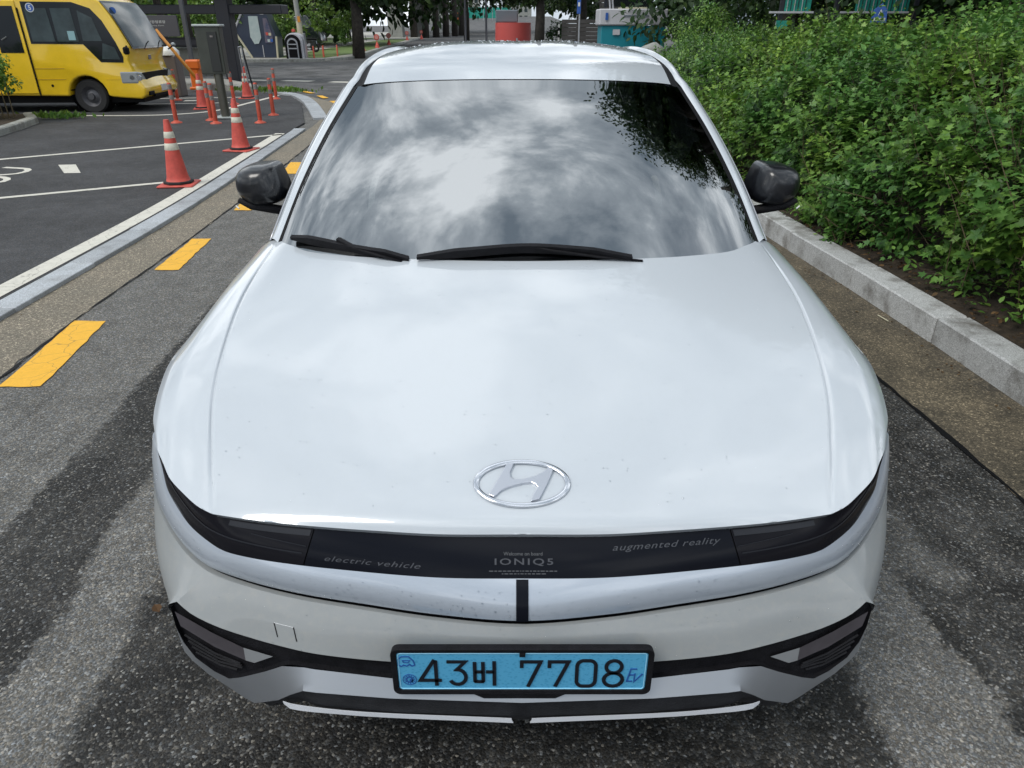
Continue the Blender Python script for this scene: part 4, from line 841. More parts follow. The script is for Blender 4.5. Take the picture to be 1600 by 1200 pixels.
# cowl and wipers
cw_ = samp(CW1, lin(40)); m = MB(); both(m, np.stack([cw_, cw_ + np.array([0, .008, -.012]), cw_ + np.array([0, .03, -.035])])); m.build('cowl', M['seal'], car, smooth=True)
def wiper(name, pts, arm):
    P_ = cr(pts, 24); t_ = np.r_[np.linspace(.35, 1, 5), np.ones(14), np.linspace(1, .35, 5)]
    w_ = MB(); 
    for i in range(23):
        a, b = P_[i], P_[i + 1]; h1, h2 = .017 * t_[i], .017 * t_[i + 1]; up = np.array([0, -.35, .9]); fw = np.array([0, -.018, -.004])
        q = [a - up * h1 * .6, a + up * h1, b + up * h2, b - up * h2 * .6]; w_.add(q + [p + fw for p in q], [(4, 5, 6, 7), (1, 5, 6, 2), (0, 3, 7, 4), (3, 2, 6, 7), (0, 4, 5, 1)])
    wo = w_.build('wiper', M['black_plastic'], car, fix=True, merge=.0002)
    MB().tube([Vector(p) for p in arm], [.011, .010, .008, .006][:len(arm)], 6, flat=.6).build('wiper_arm', M['black_plastic'], wo, smooth=True)
    return wo
wiper('wiper', [(-.722, 1.150, 1.112), (-.62, 1.098, 1.110), (-.50, 1.050, 1.100), (-.40, 1.015, 1.095), (-.330, 1.000, 1.088)], [(-.555, 1.072, 1.124), (-.50, 1.035, 1.108), (-.42, 1.000, 1.094), (-.35, .985, 1.08)])
wiper('wiper', [(-.305, .995, 1.094), (-.15, 1.000, 1.106), (.02, 1.01, 1.115), (.18, 1.005, 1.108), (.338, .995, 1.094)], [(.03, 1.0, 1.124), (.10, .992, 1.112), (.24, .985, 1.094), (.37, .985, 1.082)])
# door mirrors
ol = [(1.010, 1.145), (1.026, 1.175), (1.026, 1.215), (1.010, 1.242), (.975, 1.257), (.93, 1.262), (.885, 1.260), (.866, 1.225), (.852, 1.165), (.862, 1.138), (.90, 1.125), (.96, 1.122)]
for sg in (1, -1):
    slices = [(1.475 + .10 * t_ ** 1.15, (1 - (1 - t_) ** 2.6) ** (1 / 2.6), 0) for t_ in (.004, .02, .05, .1, .17, .27, .4, .55, .72, .88, 1)] + [(1.61, 1.0, 0), (1.66, .97, 0)]
    Gm = []
    cc_ = cr([(a, b, 0) for a, b in ol] + [(*ol[0], 0)], 41)
    for yy, sc_, sh in slices: Gm.append([(sg * (.945 + sh + (p[0] - .945) * sc_ - (.03 if p[0] < .9 and yy < 1.52 else 0) * 0), yy + .30 * max(0, (p[0] - .945)) * sc_, 1.192 + (p[1] - 1.192) * sc_) for p in cc_])
    mr = MB().grid(Gm); k = len(mr.v); mr.poly(Gm[0]); mo = mr.build('door_mirror', M['mirror_black'], car, smooth=True, merge=.00005, sharp=50)
    MB().poly(Gm[-1]).build('mirror_glass', M['chrome'], mo)
    MB().tube([(sg * 1.015, 1.53, 1.142), (sg * .97, 1.525, 1.124), (sg * .90, 1.53, 1.112), (sg * .82, 1.57, 1.088)], [.012, .020, .022, .022], 8, flat=.8).build('mirror_arm', M['black_plastic'], mo, smooth=True)
    MB().tube([(sg * 1.018, 1.50, 1.128), (sg * 1.005, 1.49, 1.121)], .003, 5).build('mirror_indicator', M['white_card'], mo)
# cabin seen faintly through the glass
d_ = [[(x_, y_, z_) for x_ in np.linspace(-.70, .70, 15)] for y_, z_ in ((1.02, 1.03), (1.15, 1.075), (1.45, 1.09), (1.60, 1.06), (1.68, .95), (1.70, .70))]
MB().grid(d_).build('dashboard', M['interior'], car, smooth=True); MB().box((0, 2.4, .40), (1.5, 2.4, .25)).build('cabin_floor', M['interior'], car); MB().box((0, 2.4, .75), (1.70, 2.9, .02)).build('door_lining', M['interior'], car)
for sg in (1, -1):
    st_ = MB().box((sg * .37, 2.52, .95), (.48, .14, .62), rx=-.25, bev=.05).box((sg * .37, 2.25, .62), (.5, .5, .16), bev=.05).build('front_seat', M['interior_light'], car); MB().box((sg * .37, 2.66, 1.33), (.26, .10, .17), rx=-.2, bev=.03).build('headrest', M['interior_light'], st_)
MB().box((0, 3.45, .95), (1.3, .16, .6), rx=-.3, bev=.05).build('rear_seat', M['interior_light'], car)
ct = Vector((.37, 1.78, 1.0)); MB().tube([ct + Vector((math.cos(a) * .18, math.sin(a) * .08, math.sin(a) * .165)) for a in np.linspace(0, 2 * math.pi, 33)], .014, 8, cap=False).build('steering_wheel', M['interior'], car, smooth=True)
MB().box((.02, 1.86, 1.43), (.24, .03, .06), bev=.01).build('rear_view_mirror', M['interior'], car)
def ws_card(u0, v0, u1, v1, mt, name, o=.002): MB().poly([wsp(u0, v0, o), wsp(u1, v0, o), wsp(u1, v1, o), wsp(u0, v1, o)]).build(name, M[mt], car, fix=False)
MB().poly([wsp(-.12, .895, .003), wsp(-.055, .955, .003), wsp(.035, .895, .003)][::1]).build('sensor_cover', M['white_card'], car, fix=False)
ws_card(.862, .255, .925, .36, 'sticker', 'inspection_sticker'); ws_card(.64, .30, .665, .33, 'white_card', 'label'); ws_card(.61, .205, .70, .217, 'white_card', 'label'); ws_card(.78, .075, .85, .088, 'white_card', 'label')
MB().tube([wsp(.0, .405, .004), wsp(.3, .400, .004), wsp(.62, .395, .004)], .0012, 4).build('heater_wire', M['lens_grey'], car)
# rain drops
def drops(n, pts, rmin, rmax, mt='drop'):
    P_ = np.array(pts)[rng.integers(0, len(pts), n)] + 0; V_, F_ = [], []; k = 0
    base = [(math.cos(a), math.sin(a), 0) for a in np.arange(0, 2 * math.pi, math.pi / 3)]; mid_ = [(x_ * .72, y_ * .72, .5) for x_, y_, _ in base]
    for p in P_:
        r_ = rng.uniform(0, 1) ** 3 * (rmax - rmin) + rmin; t_ = base + mid_ + [(0, 0, .68)]
        V_ += [(p[0] + a * r_, p[1] + b * r_, p[2] + c_ * r_ - .0003 + b * r_ * .3) for a, b, c_ in t_]
        F_ += [(k + i, k + (i + 1) % 6, k + 6 + (i + 1) % 6) for i in range(6)] + [(k + i, k + 6 + (i + 1) % 6, k + 6 + i) for i in range(6)] + [(k + 6 + i, k + 6 + (i + 1) % 6, k + 12) for i in range(6)]; k += 13
    return V_, F_
def surf_pts(G_, n, bias=1.0):
    G_ = np.asarray(G_); a, b = G_.shape[:2]; i = (rng.random(n) ** bias * (a - 1.001)); j = rng.random(n) * (b - 1.001); i0_, j0 = i.astype(int), j.astype(int); fi_, fj = (i - i0_)[:, None], (j - j0)[:, None]
    p = G_[i0_, j0] * (1 - fi_) * (1 - fj) + G_[i0_ + 1, j0] * fi_ * (1 - fj) + G_[i0_, j0 + 1] * (1 - fi_) * fj + G_[i0_ + 1, j0 + 1] * fi_ * fj
    p[rng.random(n) < .5, 0] *= -1; return p
V_, F_ = drops(1500, surf_pts(GA[6:], 4000), .0006, .0022); fast('hood_droplets', V_, F_, M['drop'], car)
V_, F_ = drops(420, surf_pts(RF[12:], 2500), .002, .006); fast('roof_droplets', V_, F_, M['drop'], car)
SBg = ruled(ST, GLup, lin(70), lin(9)); SBg[:, :, 1] -= .010 * 4 * V * (1 - V); Rw = SBg[::-1][:7]
V_, F_ = drops(650, surf_pts(Rw, 2600, 1.4), .0009, .0026); fast('band_droplets', V_, F_, M['drop'], car)
V_, F_ = drops(260, surf_pts(A1[::-1], 900), .0008, .0016); fast('bumper_droplets', V_, F_, M['drop'], car)
# ---------------------------------------------------------------- things on the lot
M['cone'] = mat('faded_red_cone', (.52, .075, .055), .6, var=.18, vscale=9, bump=.1, bscale=50)
M['cone_white'] = mat('reflective_cone_band', (.62, .60, .50), .55, var=.12, vscale=20)
M['post_red'] = mat('red_delineator', (.48, .07, .035), .5, var=.15, vscale=12)
M['post_band'] = mat('worn_grey_band', (.22, .20, .19), .6, var=.3, vscale=30)
M['rubber'] = mat('black_rubber_base', (.02, .019, .02), .8)
M['cab'] = mat('olive_grey_steel', (.075, .080, .068), .38, .55, 0, var=.15, vscale=3)
M['cab_top'] = mat('pale_lid', (.42, .46, .45), .4)
M['bus'] = mat('bus_yellow_paint', (.80, .52, .02), .22, 0, .8, var=.07, vscale=2)
M['bus_roof'] = mat('bus_cream_roof', (.60, .50, .26), .35, 0, .4)
M['bus_glass'] = mat('bus_dark_glass', (.010, .012, .014), .07, 0, 0, spec=.5)
M['bus_pane'] = mat('bus_window_pane', (.035, .050, .052), .06, 0, 0, spec=.6, var=.5, vscale=1.6)
M['lamp'] = mat('headlamp_glass', (.42, .45, .46), .12, .5, .8)
M['white_plain'] = mat('white_enamel', (.62, .63, .62), .4)
M['blue_disc'] = mat('blue_disc', (.03, .10, .36), .4)
M['dark_steel'] = mat('dark_shelter_steel', (.016, .018, .026), .45)
M['sign_grey'] = mat('grey_sign_panel', (.065, .065, .075), .5)
M['orange'] = mat('orange_plastic', (.62, .13, .015), .45)
M['arm_orange'] = mat('orange_barrier_arm', (.60, .25, .03), .4)
M['concrete'] = mat('pale_concrete', (.28, .29, .27), .8, var=.15, vscale=1.5)
M['concrete_dk'] = mat('shaded_concrete', (.15, .155, .15), .85, var=.15, vscale=1.5)
M['navy'] = mat('navy_kiosk_panel', (.018, .028, .055), .35, 0, .3)
M['cream'] = mat('cream_trim', (.50, .47, .34), .5)
M['poster'] = mat('pale_poster', (.34, .42, .42), .5, col2=(.42, .48, .47), vscale=5)
M['poster2'] = mat('blue_orange_poster', (.02, .04, .10), .5, col2=(.16, .13, .16), vscale=3)
M['teal'] = mat('teal_paint', (.01, .22, .28), .4)
M['teal_net'] = mat('teal_mesh_screen', (.01, .26, .20), .5, var=.3, vscale=6)
M['lilac'] = mat('off_white_panel', (.50, .50, .53), .5)
M['brick'] = mat('dark_wall_board', (.045, .042, .040), .8, var=.3, vscale=2)
M['car_dark'] = mat('dark_green_car_paint', (.012, .018, .016), .15, 0, .8)
M['skin'] = mat('skin', (.45, .28, .2), .6); M['shirt_white'] = mat('white_shirt', (.6, .6, .6), .8); M['shirt_blue'] = mat('grey_blue_shirt', (.16, .22, .34), .8); M['trouser'] = mat('dark_trousers', (.02, .022, .03), .8); M['hair'] = mat('black_hair', (.01, .01, .01), .7)
M['coral'] = mat('coral_red_tank', (.55, .09, .08), .5); M['grey_lid'] = mat('blue_grey_lid', (.16, .19, .22), .5); M['wood_post'] = mat('striped_post_white', (.5, .5, .48), .6)
M['pink'] = mat('faded_pink_disc', (.55, .22, .20), .5)

def make_cone(loc, label, group='red traffic cones in the lot', rz=0, two=2):
    t = thing('traffic_cone', loc, label, 'traffic cone', group, rz); x, y, z = loc
    rr = lambda h: .128 - (h - .045) / .68 * .098
    MB().box((x, y, z + .012), (.40, .40, .024), bev=.01).build('base', M['cone'], t)
    MB().prism([(x + a, y + b) for a, b in [(.17 * math.cos(R(45 * k + 22.5)) , .17 * math.sin(R(45 * k + 22.5))) for k in range(8)]], z + .024, z + .055, 'XY').build('collar', M['rubber'], t, bevel=.008)
    MB().lathe([(.150, .045), (.135, .052), (rr(.10), .10), (rr(.3), .30), (rr(.5), .50), (rr(.715), .715), (.026, .728), (0, .73)], loc, 28).build('cone_body', M['cone'], t, smooth=True, sharp=50)
    for a, b in ((.40, .475), (.53, .60)): MB().lathe([(rr(a) + .0005, a), (rr(a) + .003, a + .004), (rr(b) + .003, b - .004), (rr(b) + .0005, b)], loc, 28).build('reflective_band', M['cone_white'], t, smooth=True)
    return t
c1 = make_cone((-3.95, 7.42, .03), 'big red cone with two white bands, nearest to the white car', rz=.12)
for p, l, rz in (((-4.10, 10.0, .03), 'red cone with two white bands by the lot edge, second nearest to the white car', -.2), ((-6.98, 15.9, .03), 'red cone standing just left of the grey cabinet post', .3), ((-6.83, 18.45, .03), 'red cone beyond the grey cabinet among thin red posts', .1)):
    copy_tree(c1, loc=p, rz=rz, label=l)
def make_post(loc, label, lean=0):
    t = thing('delineator_post', loc, label, 'delineator post', 'thin red delineator posts around the lot entrance'); x, y, z = loc
    MB().lathe([(.11, 0), (.105, .015), (.055, .035), (.04, .05)], loc, 20).build('foot', M['post_red'], t, smooth=True)
    MB().lathe([(.038, .04), (.040, .10), (.036, .70), (.028, .715), (0, .717)], loc, 16).build('pole', M['post_red'], t, smooth=True, sharp=50)
    for a, b in ((.42, .50), (.60, .69)): MB().lathe([(.0395, a), (.0405, a + .005), (.0395, b)], loc, 16).build('grey_band', M['post_band'], t, smooth=True)
    t.rotation_euler = (0, lean, 0); return t
dp = make_post((-6.50, 13.35, .03), 'thin red post directly behind the nearest red cone')
for p, l in (((-5.70, 13.25, .03), 'thin red post between the yellow bus front and the grey cabinet'), ((-4.88, 13.35, .03), 'thin red post nearest to the white car, right of the second cone'), ((-5.02, 14.65, .03), 'thin red post at the curved corner, behind the one nearest the white car'),
             ((-5.98, 13.75, .03), 'thin red post touching the front of the cabinet stand'), ((-6.62, 16.9, .03), 'thin red post partly hidden behind the grey cabinet stand'), ((-6.05, 18.3, .03), 'tall thin red post right behind the far cone'), ((-7.05, 19.2, .03), 'thin red post farthest back, left of the far cone'), ((-8.4, 17.9, .03), 'thin red post beside the bus bumper and the barrier machine')):
    copy_tree(dp, loc=p, label=l, rz=rng.uniform(0, 3)).rotation_euler[0] = rng.normal(0, .02)

# grey cabinet on a stand
t = thing('control_cabinet', (-5.80, 14.15, .03), 'olive grey steel cabinet with a pale lid on a slanting steel post', 'control cabinet')
MB().box((-5.90, 14.2, 1.27), (.46, .30, .84), rz=.12, bev=.012).build('cabinet_box', M['cab'], t); MB().box((-5.89, 14.19, 1.71), (.52, .38, .04), rz=.12, bev=.01).build('lid', M['cab_top'], t)
MB().box((-5.80, 14.04, 1.25), (.18, .02, .70), rz=.12, bev=.004).build('cabinet_door', mat('cabinet_door_dark', (.045, .047, .045), .4, .5), t); MB().box((-5.80, 14.02, 1.52), (.05, .012, .03), rz=.12).build('maker_plate', M['post_band'], t)
MB().tube([(-5.83, 14.15, .05), (-5.84, 14.15, .86)], .085, 14).build('stand', mat('galvanised_post', (.13, .13, .11), .4, .7), t, smooth=True, sharp=50); MB().box((-5.83, 14.15, .05), (.42, .36, .025), bev=.005).build('foot_plate', M['cab_top'], t)
for k in range(4): MB().tube([(-5.97 + .28 * (k % 2), 14.03 + .24 * (k // 2), .055), (-5.97 + .28 * (k % 2), 14.03 + .24 * (k // 2), .09)], .014, 6).build('bolt', M['steel'], t)
t = thing('guard_rail', (-5.50, 14.6, .03), 'slim grey metal railing standing right of the cabinet', 'railing')
for dx in (0, .07): MB().tube([(-5.52 + dx, 14.6, 1.32), (-5.50 + dx, 14.6, .66)], .012, 6).build('rail', M['steel'], t)
MB().tube([(-5.45, 14.62, 1.33), (-5.28, 14.6, .03)], .016, 6).build('leg', M['dark_plastic'], t); MB().tube([(-5.52, 14.6, 1.32), (-5.45, 14.6, 1.33)], .012, 6).build('rail', M['steel'], t)
# barrier machine, arm, orange block behind the bus front
t = thing('barrier_machine', (-8.9, 19.0, .03), 'brown-grey parking barrier machine with a white dome, behind the bus front', 'barrier machine'); MB().box((-8.87, 19.1, .52), (.34, .4, 1.0), bev=.03).build('housing', mat('brown_grey_housing', (.12, .10, .095), .5), t); MB().lathe([(.24, 0), (.235, .10), (.15, .19), (0, .22)], (-8.90, 19.1, 1.02), 20).build('dome', M['white_plain'], t, smooth=True)
t = thing('boom_gate', (-8.4, 17.5, 1.6), 'slanting orange-yellow barrier arm beside the bus front', 'boom gate'); MB().tube([(-8.41, 17.5, 1.62), (-7.50, 17.5, .33)], .038, 8).build('arm', M['arm_orange'], t, smooth=True); MB().box((-7.45, 17.5, .18), (.14, .14, .34), bev=.01).build('arm_bracket', M['orange'], t)
t = thing('water_barrier', (-9.2, 21.3, .03), 'bright orange plastic barrier block left of the grey cabinet', 'road barrier'); MB().box((-9.22, 21.3, .70), (.40, .35, .26), bev=.04).build('top_block', M['orange'], t); MB().box((-9.22, 21.3, .33), (.26, .3, .52), bev=.03).build('lower_block', M['orange'], t); MB().box((-9.22, 21.3, .07), (.36, .4, .08), bev=.02).build('foot', M['orange'], t)

# the yellow bus
bus = thing('minibus', (-8.2, 15.2, 0), 'yellow minibus with black window band and folding door, parked at the upper left', 'bus'); Y0, Y1 = 15.2, 17.15
def arch(cx_, cz_, r_, n=10): return [(cx_ - r_ * math.cos(math.pi * k / n), cz_ + r_ * math.sin(math.pi * k / n)) for k in range(n + 1)]
prof_ = [(-15.3, .40)] + [(a, b) for a, b in arch(-13.1, .40, .40)] + [(-9.49, .36)] + arch(-9.05, .36, .40) + [(-8.55, .34), (-8.18, .32), (-7.82, .30), (-7.72, .36), (-7.70, .50), (-7.76, .60), (-7.84, .72), (-7.88, .84), (-7.92, 1.05), (-8.0, 1.30), (-8.13, 1.60), (-8.27, 1.90), (-8.42, 2.14), (-8.66, 2.30), (-9.1, 2.38), (-15.1, 2.40), (-15.3, 2.2)]
prof_ = [(a - (.16 if a > -8.5 and b < 1.1 else 0), b) for a, b in prof_]
hm = MB(); npf = len(prof_); ysl = np.linspace(Y0, Y1, 9)
hm.v = [(a, float(y_), b) for y_ in ysl for a, b in prof_]
hm.f = [(k * npf + i, k * npf + (i + 1) % npf, (k + 1) * npf + (i + 1) % npf, (k + 1) * npf + i) for k in range(8) for i in range(npf)] + [tuple(range(npf)), tuple(range(8 * npf, 9 * npf))]
hm.build('body', M['bus'], bus, bevel=.11, seg=4, smooth=True)
MB().prism([(-15.1, 2.39), (-9.2, 2.37), (-8.70, 2.30), (-8.95, 2.46), (-9.4, 2.55), (-15.0, 2.56)], Y0 + .12, Y1 - .12).build('roof', M['bus_roof'], bus, bevel=.05, seg=2)
sp_ = [(-15.1, 1.36), (-11.40, 1.36), (-11.40, 2.12), (-15.1, 2.12)]
MB().prism(sp_, Y0 - .006, Y0 + .05).build('window_band', M['bus_glass'], bus)
MB().prism([(-9.95, 1.37), (-8.92, 1.36), (-8.64, 1.02), (-8.19, 1.01), (-8.17, 1.12), (-8.26, 1.40), (-8.44, 1.80), (-8.62, 2.02), (-8.95, 2.13), (-9.95, 2.14)], Y0 - .006, Y0 + .05).build('window_band', M['bus_glass'], bus)
for a, b in ((-9.90, -9.45), (-9.40, -8.98)): MB().prism([(a, 1.41), (b, 1.41), (b - .03, 2.02), (a, 2.02)], Y0 - .012, Y0).build('window_pane', M['bus_pane'], bus)
MB().prism([(-8.90, 1.42), (-8.52, 1.42), (-8.62, 1.85), (-8.88, 1.98)], Y0 - .012, Y0).build('window_pane', M['bus_pane'], bus); MB().prism([(-8.60, 1.08), (-8.24, 1.07), (-8.30, 1.30), (-8.52, 1.38)], Y0 - .012, Y0).build('window_pane', M['bus_pane'], bus)
for k in range(3): MB().prism([(-14.9 + k * 1.18, 1.42), (-13.8 + k * 1.18, 1.42), (-13.8 + k * 1.18, 2.05), (-14.9 + k * 1.18, 2.05)], Y0 - .012, Y0).build('window_pane', M['bus_pane'], bus)
for x0, x1 in ((-10.66, -10.06), (-11.32, -10.70)):
    d = MB().prism([(x0, .42), (x1, .42), (x1, 2.16), (x0, 2.16)], Y0 - .02, Y0 + .02).build('door_leaf', M['bus'], bus, bevel=.008); MB().prism([(x0 + .08, 1.20), (x1 - .06, 1.20), (x1 - .06, 2.06), (x0 + .08, 2.06)], Y0 - .026, Y0 - .015).build('door_glass', M['bus_glass'], d)
MB().box((-10.04, Y0 - .008, 1.2), (.022, .02, 1.66)).build('door_seal', M['seal'], bus); MB().box((-10.68, Y0 - .012, 1.2), (.02, .03, 1.6)).build('door_seal', M['seal'], bus)
MB().tube([(-10.5, Y0 - .03, 1.44), (-10.38, Y0 - .04, 1.5)], .012, 5).build('grab_handle', M['steel'], bus)
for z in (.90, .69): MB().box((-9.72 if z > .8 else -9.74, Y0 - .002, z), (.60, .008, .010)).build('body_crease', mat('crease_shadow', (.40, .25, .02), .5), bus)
MB().box((-8.42, Y0 - .002, .69), (.42, .008, .010)).build('body_crease', M['bus'], bus); MB().lathe([(.0, 0), (.028, 0)], (-9.75, Y0 - .004, .57), 10, 'Y').build('fuel_cap', M['seal'], bus)
# windscreen on the raked front
wsP = [(-7.985, 1.31), (-8.115, 1.60), (-8.255, 1.90), (-8.40, 2.12)]
G_ = [[(a + .012, y_, b) for y_ in np.linspace(Y0 + .10, Y1 - .10, 8)] for a, b in wsP]; MB().grid(G_).build('windscreen', M['bus_pane'], bus, smooth=True)
G_ = [[(a + .008, y_, b) for y_ in np.linspace(Y0 + .05, Y1 - .05, 8)] for a, b in [(-7.965, 1.27)] + wsP + [(-8.44, 2.16)]]; MB().grid(G_).build('windscreen_surround', M['bus_glass'], bus)
for yy in (15.75, 16.5): MB().tube([(-7.955, yy, 1.26), (-7.99, yy + .25, 1.36), (-8.01, yy + .42, 1.40)], .010, 5).build('wiper', M['seal'], bus)
MB().box((-7.90, 16.18, 1.085), (.012, .15, .09), bev=.004).build('emblem', M['chrome'], bus)
MB().prism([(15.55, .66), (16.80, .66), (16.92, .80), (15.42, .80)], -7.89, -7.80, 'YZ').build('grille', M['seal'], bus)
for a, b in ((Y0 - .01, Y0 + .36), (Y1 - .36, Y1 + .005)):
    m = MB().prism([(a, .60), (b, .62), (b - .02, .80), (a, .84)], -8.16, -7.805, 'YZ'); m.build('headlight', M['lamp'], bus, bevel=.03, seg=2)
MB().box((-7.715, 16.2, .47), (.03, .42, .13), bev=.004).build('number_plate', M['white_plain'], bus); MB().box((-7.71, 15.45, .40), (.05, .22, .08), bev=.01).build('fog_lamp', M['seal'], bus); MB().box((-7.80, 16.2, .345), (.2, 1.2, .05)).build('lower_grille', M['seal'], bus)
MB().box((-11.6, 16.2, .30), (7.2, 1.7, .16)).build('chassis', M['seal'], bus)
for y_, z_ in ((15.19, .72), (15.19, .71)): MB().lathe([(0, 0), (.05, 0), (.06, .012)], (-8.08 + (.14 if z_ < .715 else 0), y_, z_), 14, 'Y').build('lamp_bulb', M['chrome'], bus)
for cx_ in (-13.1, -9.05):
    for yy, sg in ((15.36, -1), (16.99, 1)):
        MB().lathe([(.40, 0), (.40, .3 * -sg)], (cx_, yy + .10 * sg, .38), 16, 'Y').build('wheel_arch', M['seal'], bus)
        w_ = MB().lathe([(.17, -.02 * sg), (.20, .09 * sg), (.31, .10 * sg), (.345, .06 * sg), (.345, -.10 * sg), (.30, -.13 * sg)], (cx_, yy, .345), 28, 'Y').build('wheel', M['tyre'], bus, smooth=True, sharp=40)
        MB().lathe([(.0, .10 * sg), (.06, .10 * sg), (.07, .05 * sg), (.14, .02 * sg), (.185, .07 * sg), (.20, .09 * sg)], (cx_, yy, .345), 24, 'Y').build('rim', mat('dull_wheel_steel', (.10, .10, .11), .5, .5), w_, smooth=True, sharp=40)
def disc(name, cx_, cz_, r_, y_, mt, par, x_plane=None):
    MB().poly([(cx_ + r_ * math.cos(a), y_, cz_ + r_ * math.sin(a)) for a in np.linspace(0, 2 * math.pi, 25)[:-1]]).build(name, M[mt], par, fix=False)
disc('number_disc', -9.78, 2.03, .085, Y0 - .016, 'white_plain', bus); disc('number_disc', -9.78, 2.03, .070, Y0 - .0175, 'blue_disc', bus)
def flat_text(name, s, centre, height, mt, par, axis='XZ', bold=.0, width=None, rz=0):
    V_, F_ = text_pts(s, 1, bold=bold); a = np.array(V_); a[:, 0] -= (a[:, 0].min() + a[:, 0].max()) / 2; a[:, 1] -= (a[:, 1].min() + a[:, 1].max()) / 2
    k = height / (a[:, 1].max() - a[:, 1].min()); kx_ = k if width is None else width / (a[:, 0].max() - a[:, 0].min())
    P_ = [(centre[0] + q[0] * kx_ * math.cos(rz), centre[1] + q[0] * kx_ * math.sin(rz), centre[2] + q[1] * k) for q in a]; return tag(obj(name, P_, F_, M[mt], par), kind=None)
flat_text('number', '5', (-9.78, Y0 - .019, 2.03), .09, 'white_plain', bus, bold=.02)
MB().box((-9.10, Y0 - .014, 1.52), (.14, .004, .17)).build('notice', mat('pale_cyan_notice', (.25, .42, .45), .5), bus)
MB().lathe([(0, 0), (.07, .0)], (-8.30, 15.45, 1.98), 12, 'Y').build('number_disc', M['blue_disc'], bus)
mr_ = MB().tube([(-8.05, Y0 - .02, 1.32), (-8.02, Y0 - .10, 1.30)], .02, 6).build('mirror_arm', M['seal'], bus); MB().box((-8.03, Y0 - .10, 1.24), (.10, .12, .15), bev=.03).build('mirror', M['seal'], bus)
MB().tube([(-7.86, 16.9, 1.22), (-7.74, 16.95, 1.30)], .015, 6).build('mirror_arm', M['seal'], bus); MB().lathe([(.06, 0), (.05, .04), (0, .06)], (-7.74, 16.95, 1.30), 10).build('mirror', M['lamp'], bus)

for o in [q for b in bus.children for q in [b] + list(b.children)]:          # bowed front, then the whole bus turned a little
    off_ = np.array(wloc(o.parent))
    for v in o.data.vertices:
        X_, Y_ = v.co.x + off_[0], v.co.y + off_[1]; w_ = min(max((X_ + 8.75) / .6, 0), 1)
        if 'number_plate' in o.name or 'emblem' in o.name or 'grille' in o.name or 'fog' in o.name or 'headlight' in o.name: v.co.x -= .16 if v.co.z < 1.2 else 0
        v.co.x += .05 * w_ * (1 - ((Y_ - 16.175) / .975) ** 2)
bus.rotation_euler = (0, 0, R(4))
# shelter, sign board and wall behind the bus
sh = thing('bus_shelter', (-10, 24, .1), 'long dark steel shelter with flat roof behind the bus and cabinet', 'shelter')
MB().box((-12.2, 24.3, 2.16), (9.9, .8, .26), bev=.02).build('roof_beam', M['dark_steel'], sh); MB().box((-12.6, 24.8, 2.75), (9.5, 2.4, .10), bev=.01).build('roof', M['dark_steel'], sh)
MB().box((-11.8, 24.0, 1.22), (3.6, .10, .15)).build('rail', M['dark_steel'], sh)
MB().box((-9.10, 24.1, 1.36), (.42, .5, 2.70), bev=.02).build('pillar', M['dark_steel'], sh)
for x_ in (-16.8, -13.2): MB().box((x_, 24.1, 1.36), (.18, .2, 2.7)).build('post', M['dark_steel'], sh)
MB().box((-11.3, 25.4, 1.20), (3.6, .06, .30)).build('rear_rail', M['dark_steel'], sh)
sg_ = thing('sign_board', (-10.4, 22.2, .1), 'grey information board with small white lettering on a slim post behind the bus', 'sign'); MB().box((-10.62, 22.2, 1.69), (1.55, .06, .56), bev=.005).build('board', M['sign_grey'], sg_)
flat_text('lettering', '캠핑장정류장', (-10.50, 22.165, 1.80), .075, 'white_plain', sg_, width=.62); flat_text('lettering', 'Camping Zone', (-10.50, 22.165, 1.70), .035, 'white_plain', sg_, width=.50)
MB().box((-9.60, 22.1, 1.4), (.11, .11, 2.9)).build('post', mat('grey_post', (.07, .075, .085), .5), sg_); MB().box((-11.3, 22.25, .8), (.06, .06, 1.6)).build('post', M['sign_grey'], sg_)
w_ = thing('low_wall', (-10, 25.9, .1), 'low pale concrete wall under the dark shelter', 'wall')
for k in range(6): MB().box((-15.3 + k * 1.02, 25.9, .57), (1.0, .3, .90), bev=.015).build('wall_block', M['concrete'], w_, fix=False)
for x_ in (-10.4,): MB().box((x_, 25.72, .62), (.32, .04, .3)).build('vent_panel', M['concrete_dk'], w_)

# hexagonal kiosk
k_ = thing('kiosk', (-13.8, 41.5, .12), 'navy hexagonal information kiosk with cream edges and a pale poster', 'kiosk')
hexp = [(-14.42, 2.42), (-15.03, 1.45), (-14.25, .12), (-12.86, .12), (-12.80, 1.17), (-13.26, 2.40)]
MB().prism(hexp, 41.5, 42.6).build('kiosk_body', M['navy'], k_, bevel=.02)
for i, mt in ((0, 'lilac'), (1, 'cream'), (3, 'cream')):
    a, b = hexp[i], hexp[i + 1]; MB().tube([(a[0], 41.47, a[1]), (b[0], 41.47, b[1])], .055, 6).build('edge_trim', M[mt], k_)
MB().prism([(-14.16, 2.15), (-13.66, 2.15), (-13.62, 1.10), (-13.80, .82), (-14.02, .80), (-14.2, 1.15)], 41.46, 41.49).build('poster', M['poster'], k_)
MB().prism([(-13.40, 2.05), (-13.20, 2.05), (-12.98, 1.2), (-13.05, .85), (-13.42, .85)], 41.46, 41.49).build('poster', M['poster2'], k_)
MB().box((-13.60, 41.48, .45), (.03, .03, .6)).build('door_gap', M['lilac'], k_); MB().box((-13.9, 41.48, 2.27), (.3, .03, .05)).build('title_strip', M['lilac'], k_); MB().box((-13.42, 41.48, 2.25), (.2, .03, .05)).build('title_strip', M['lilac'], k_)
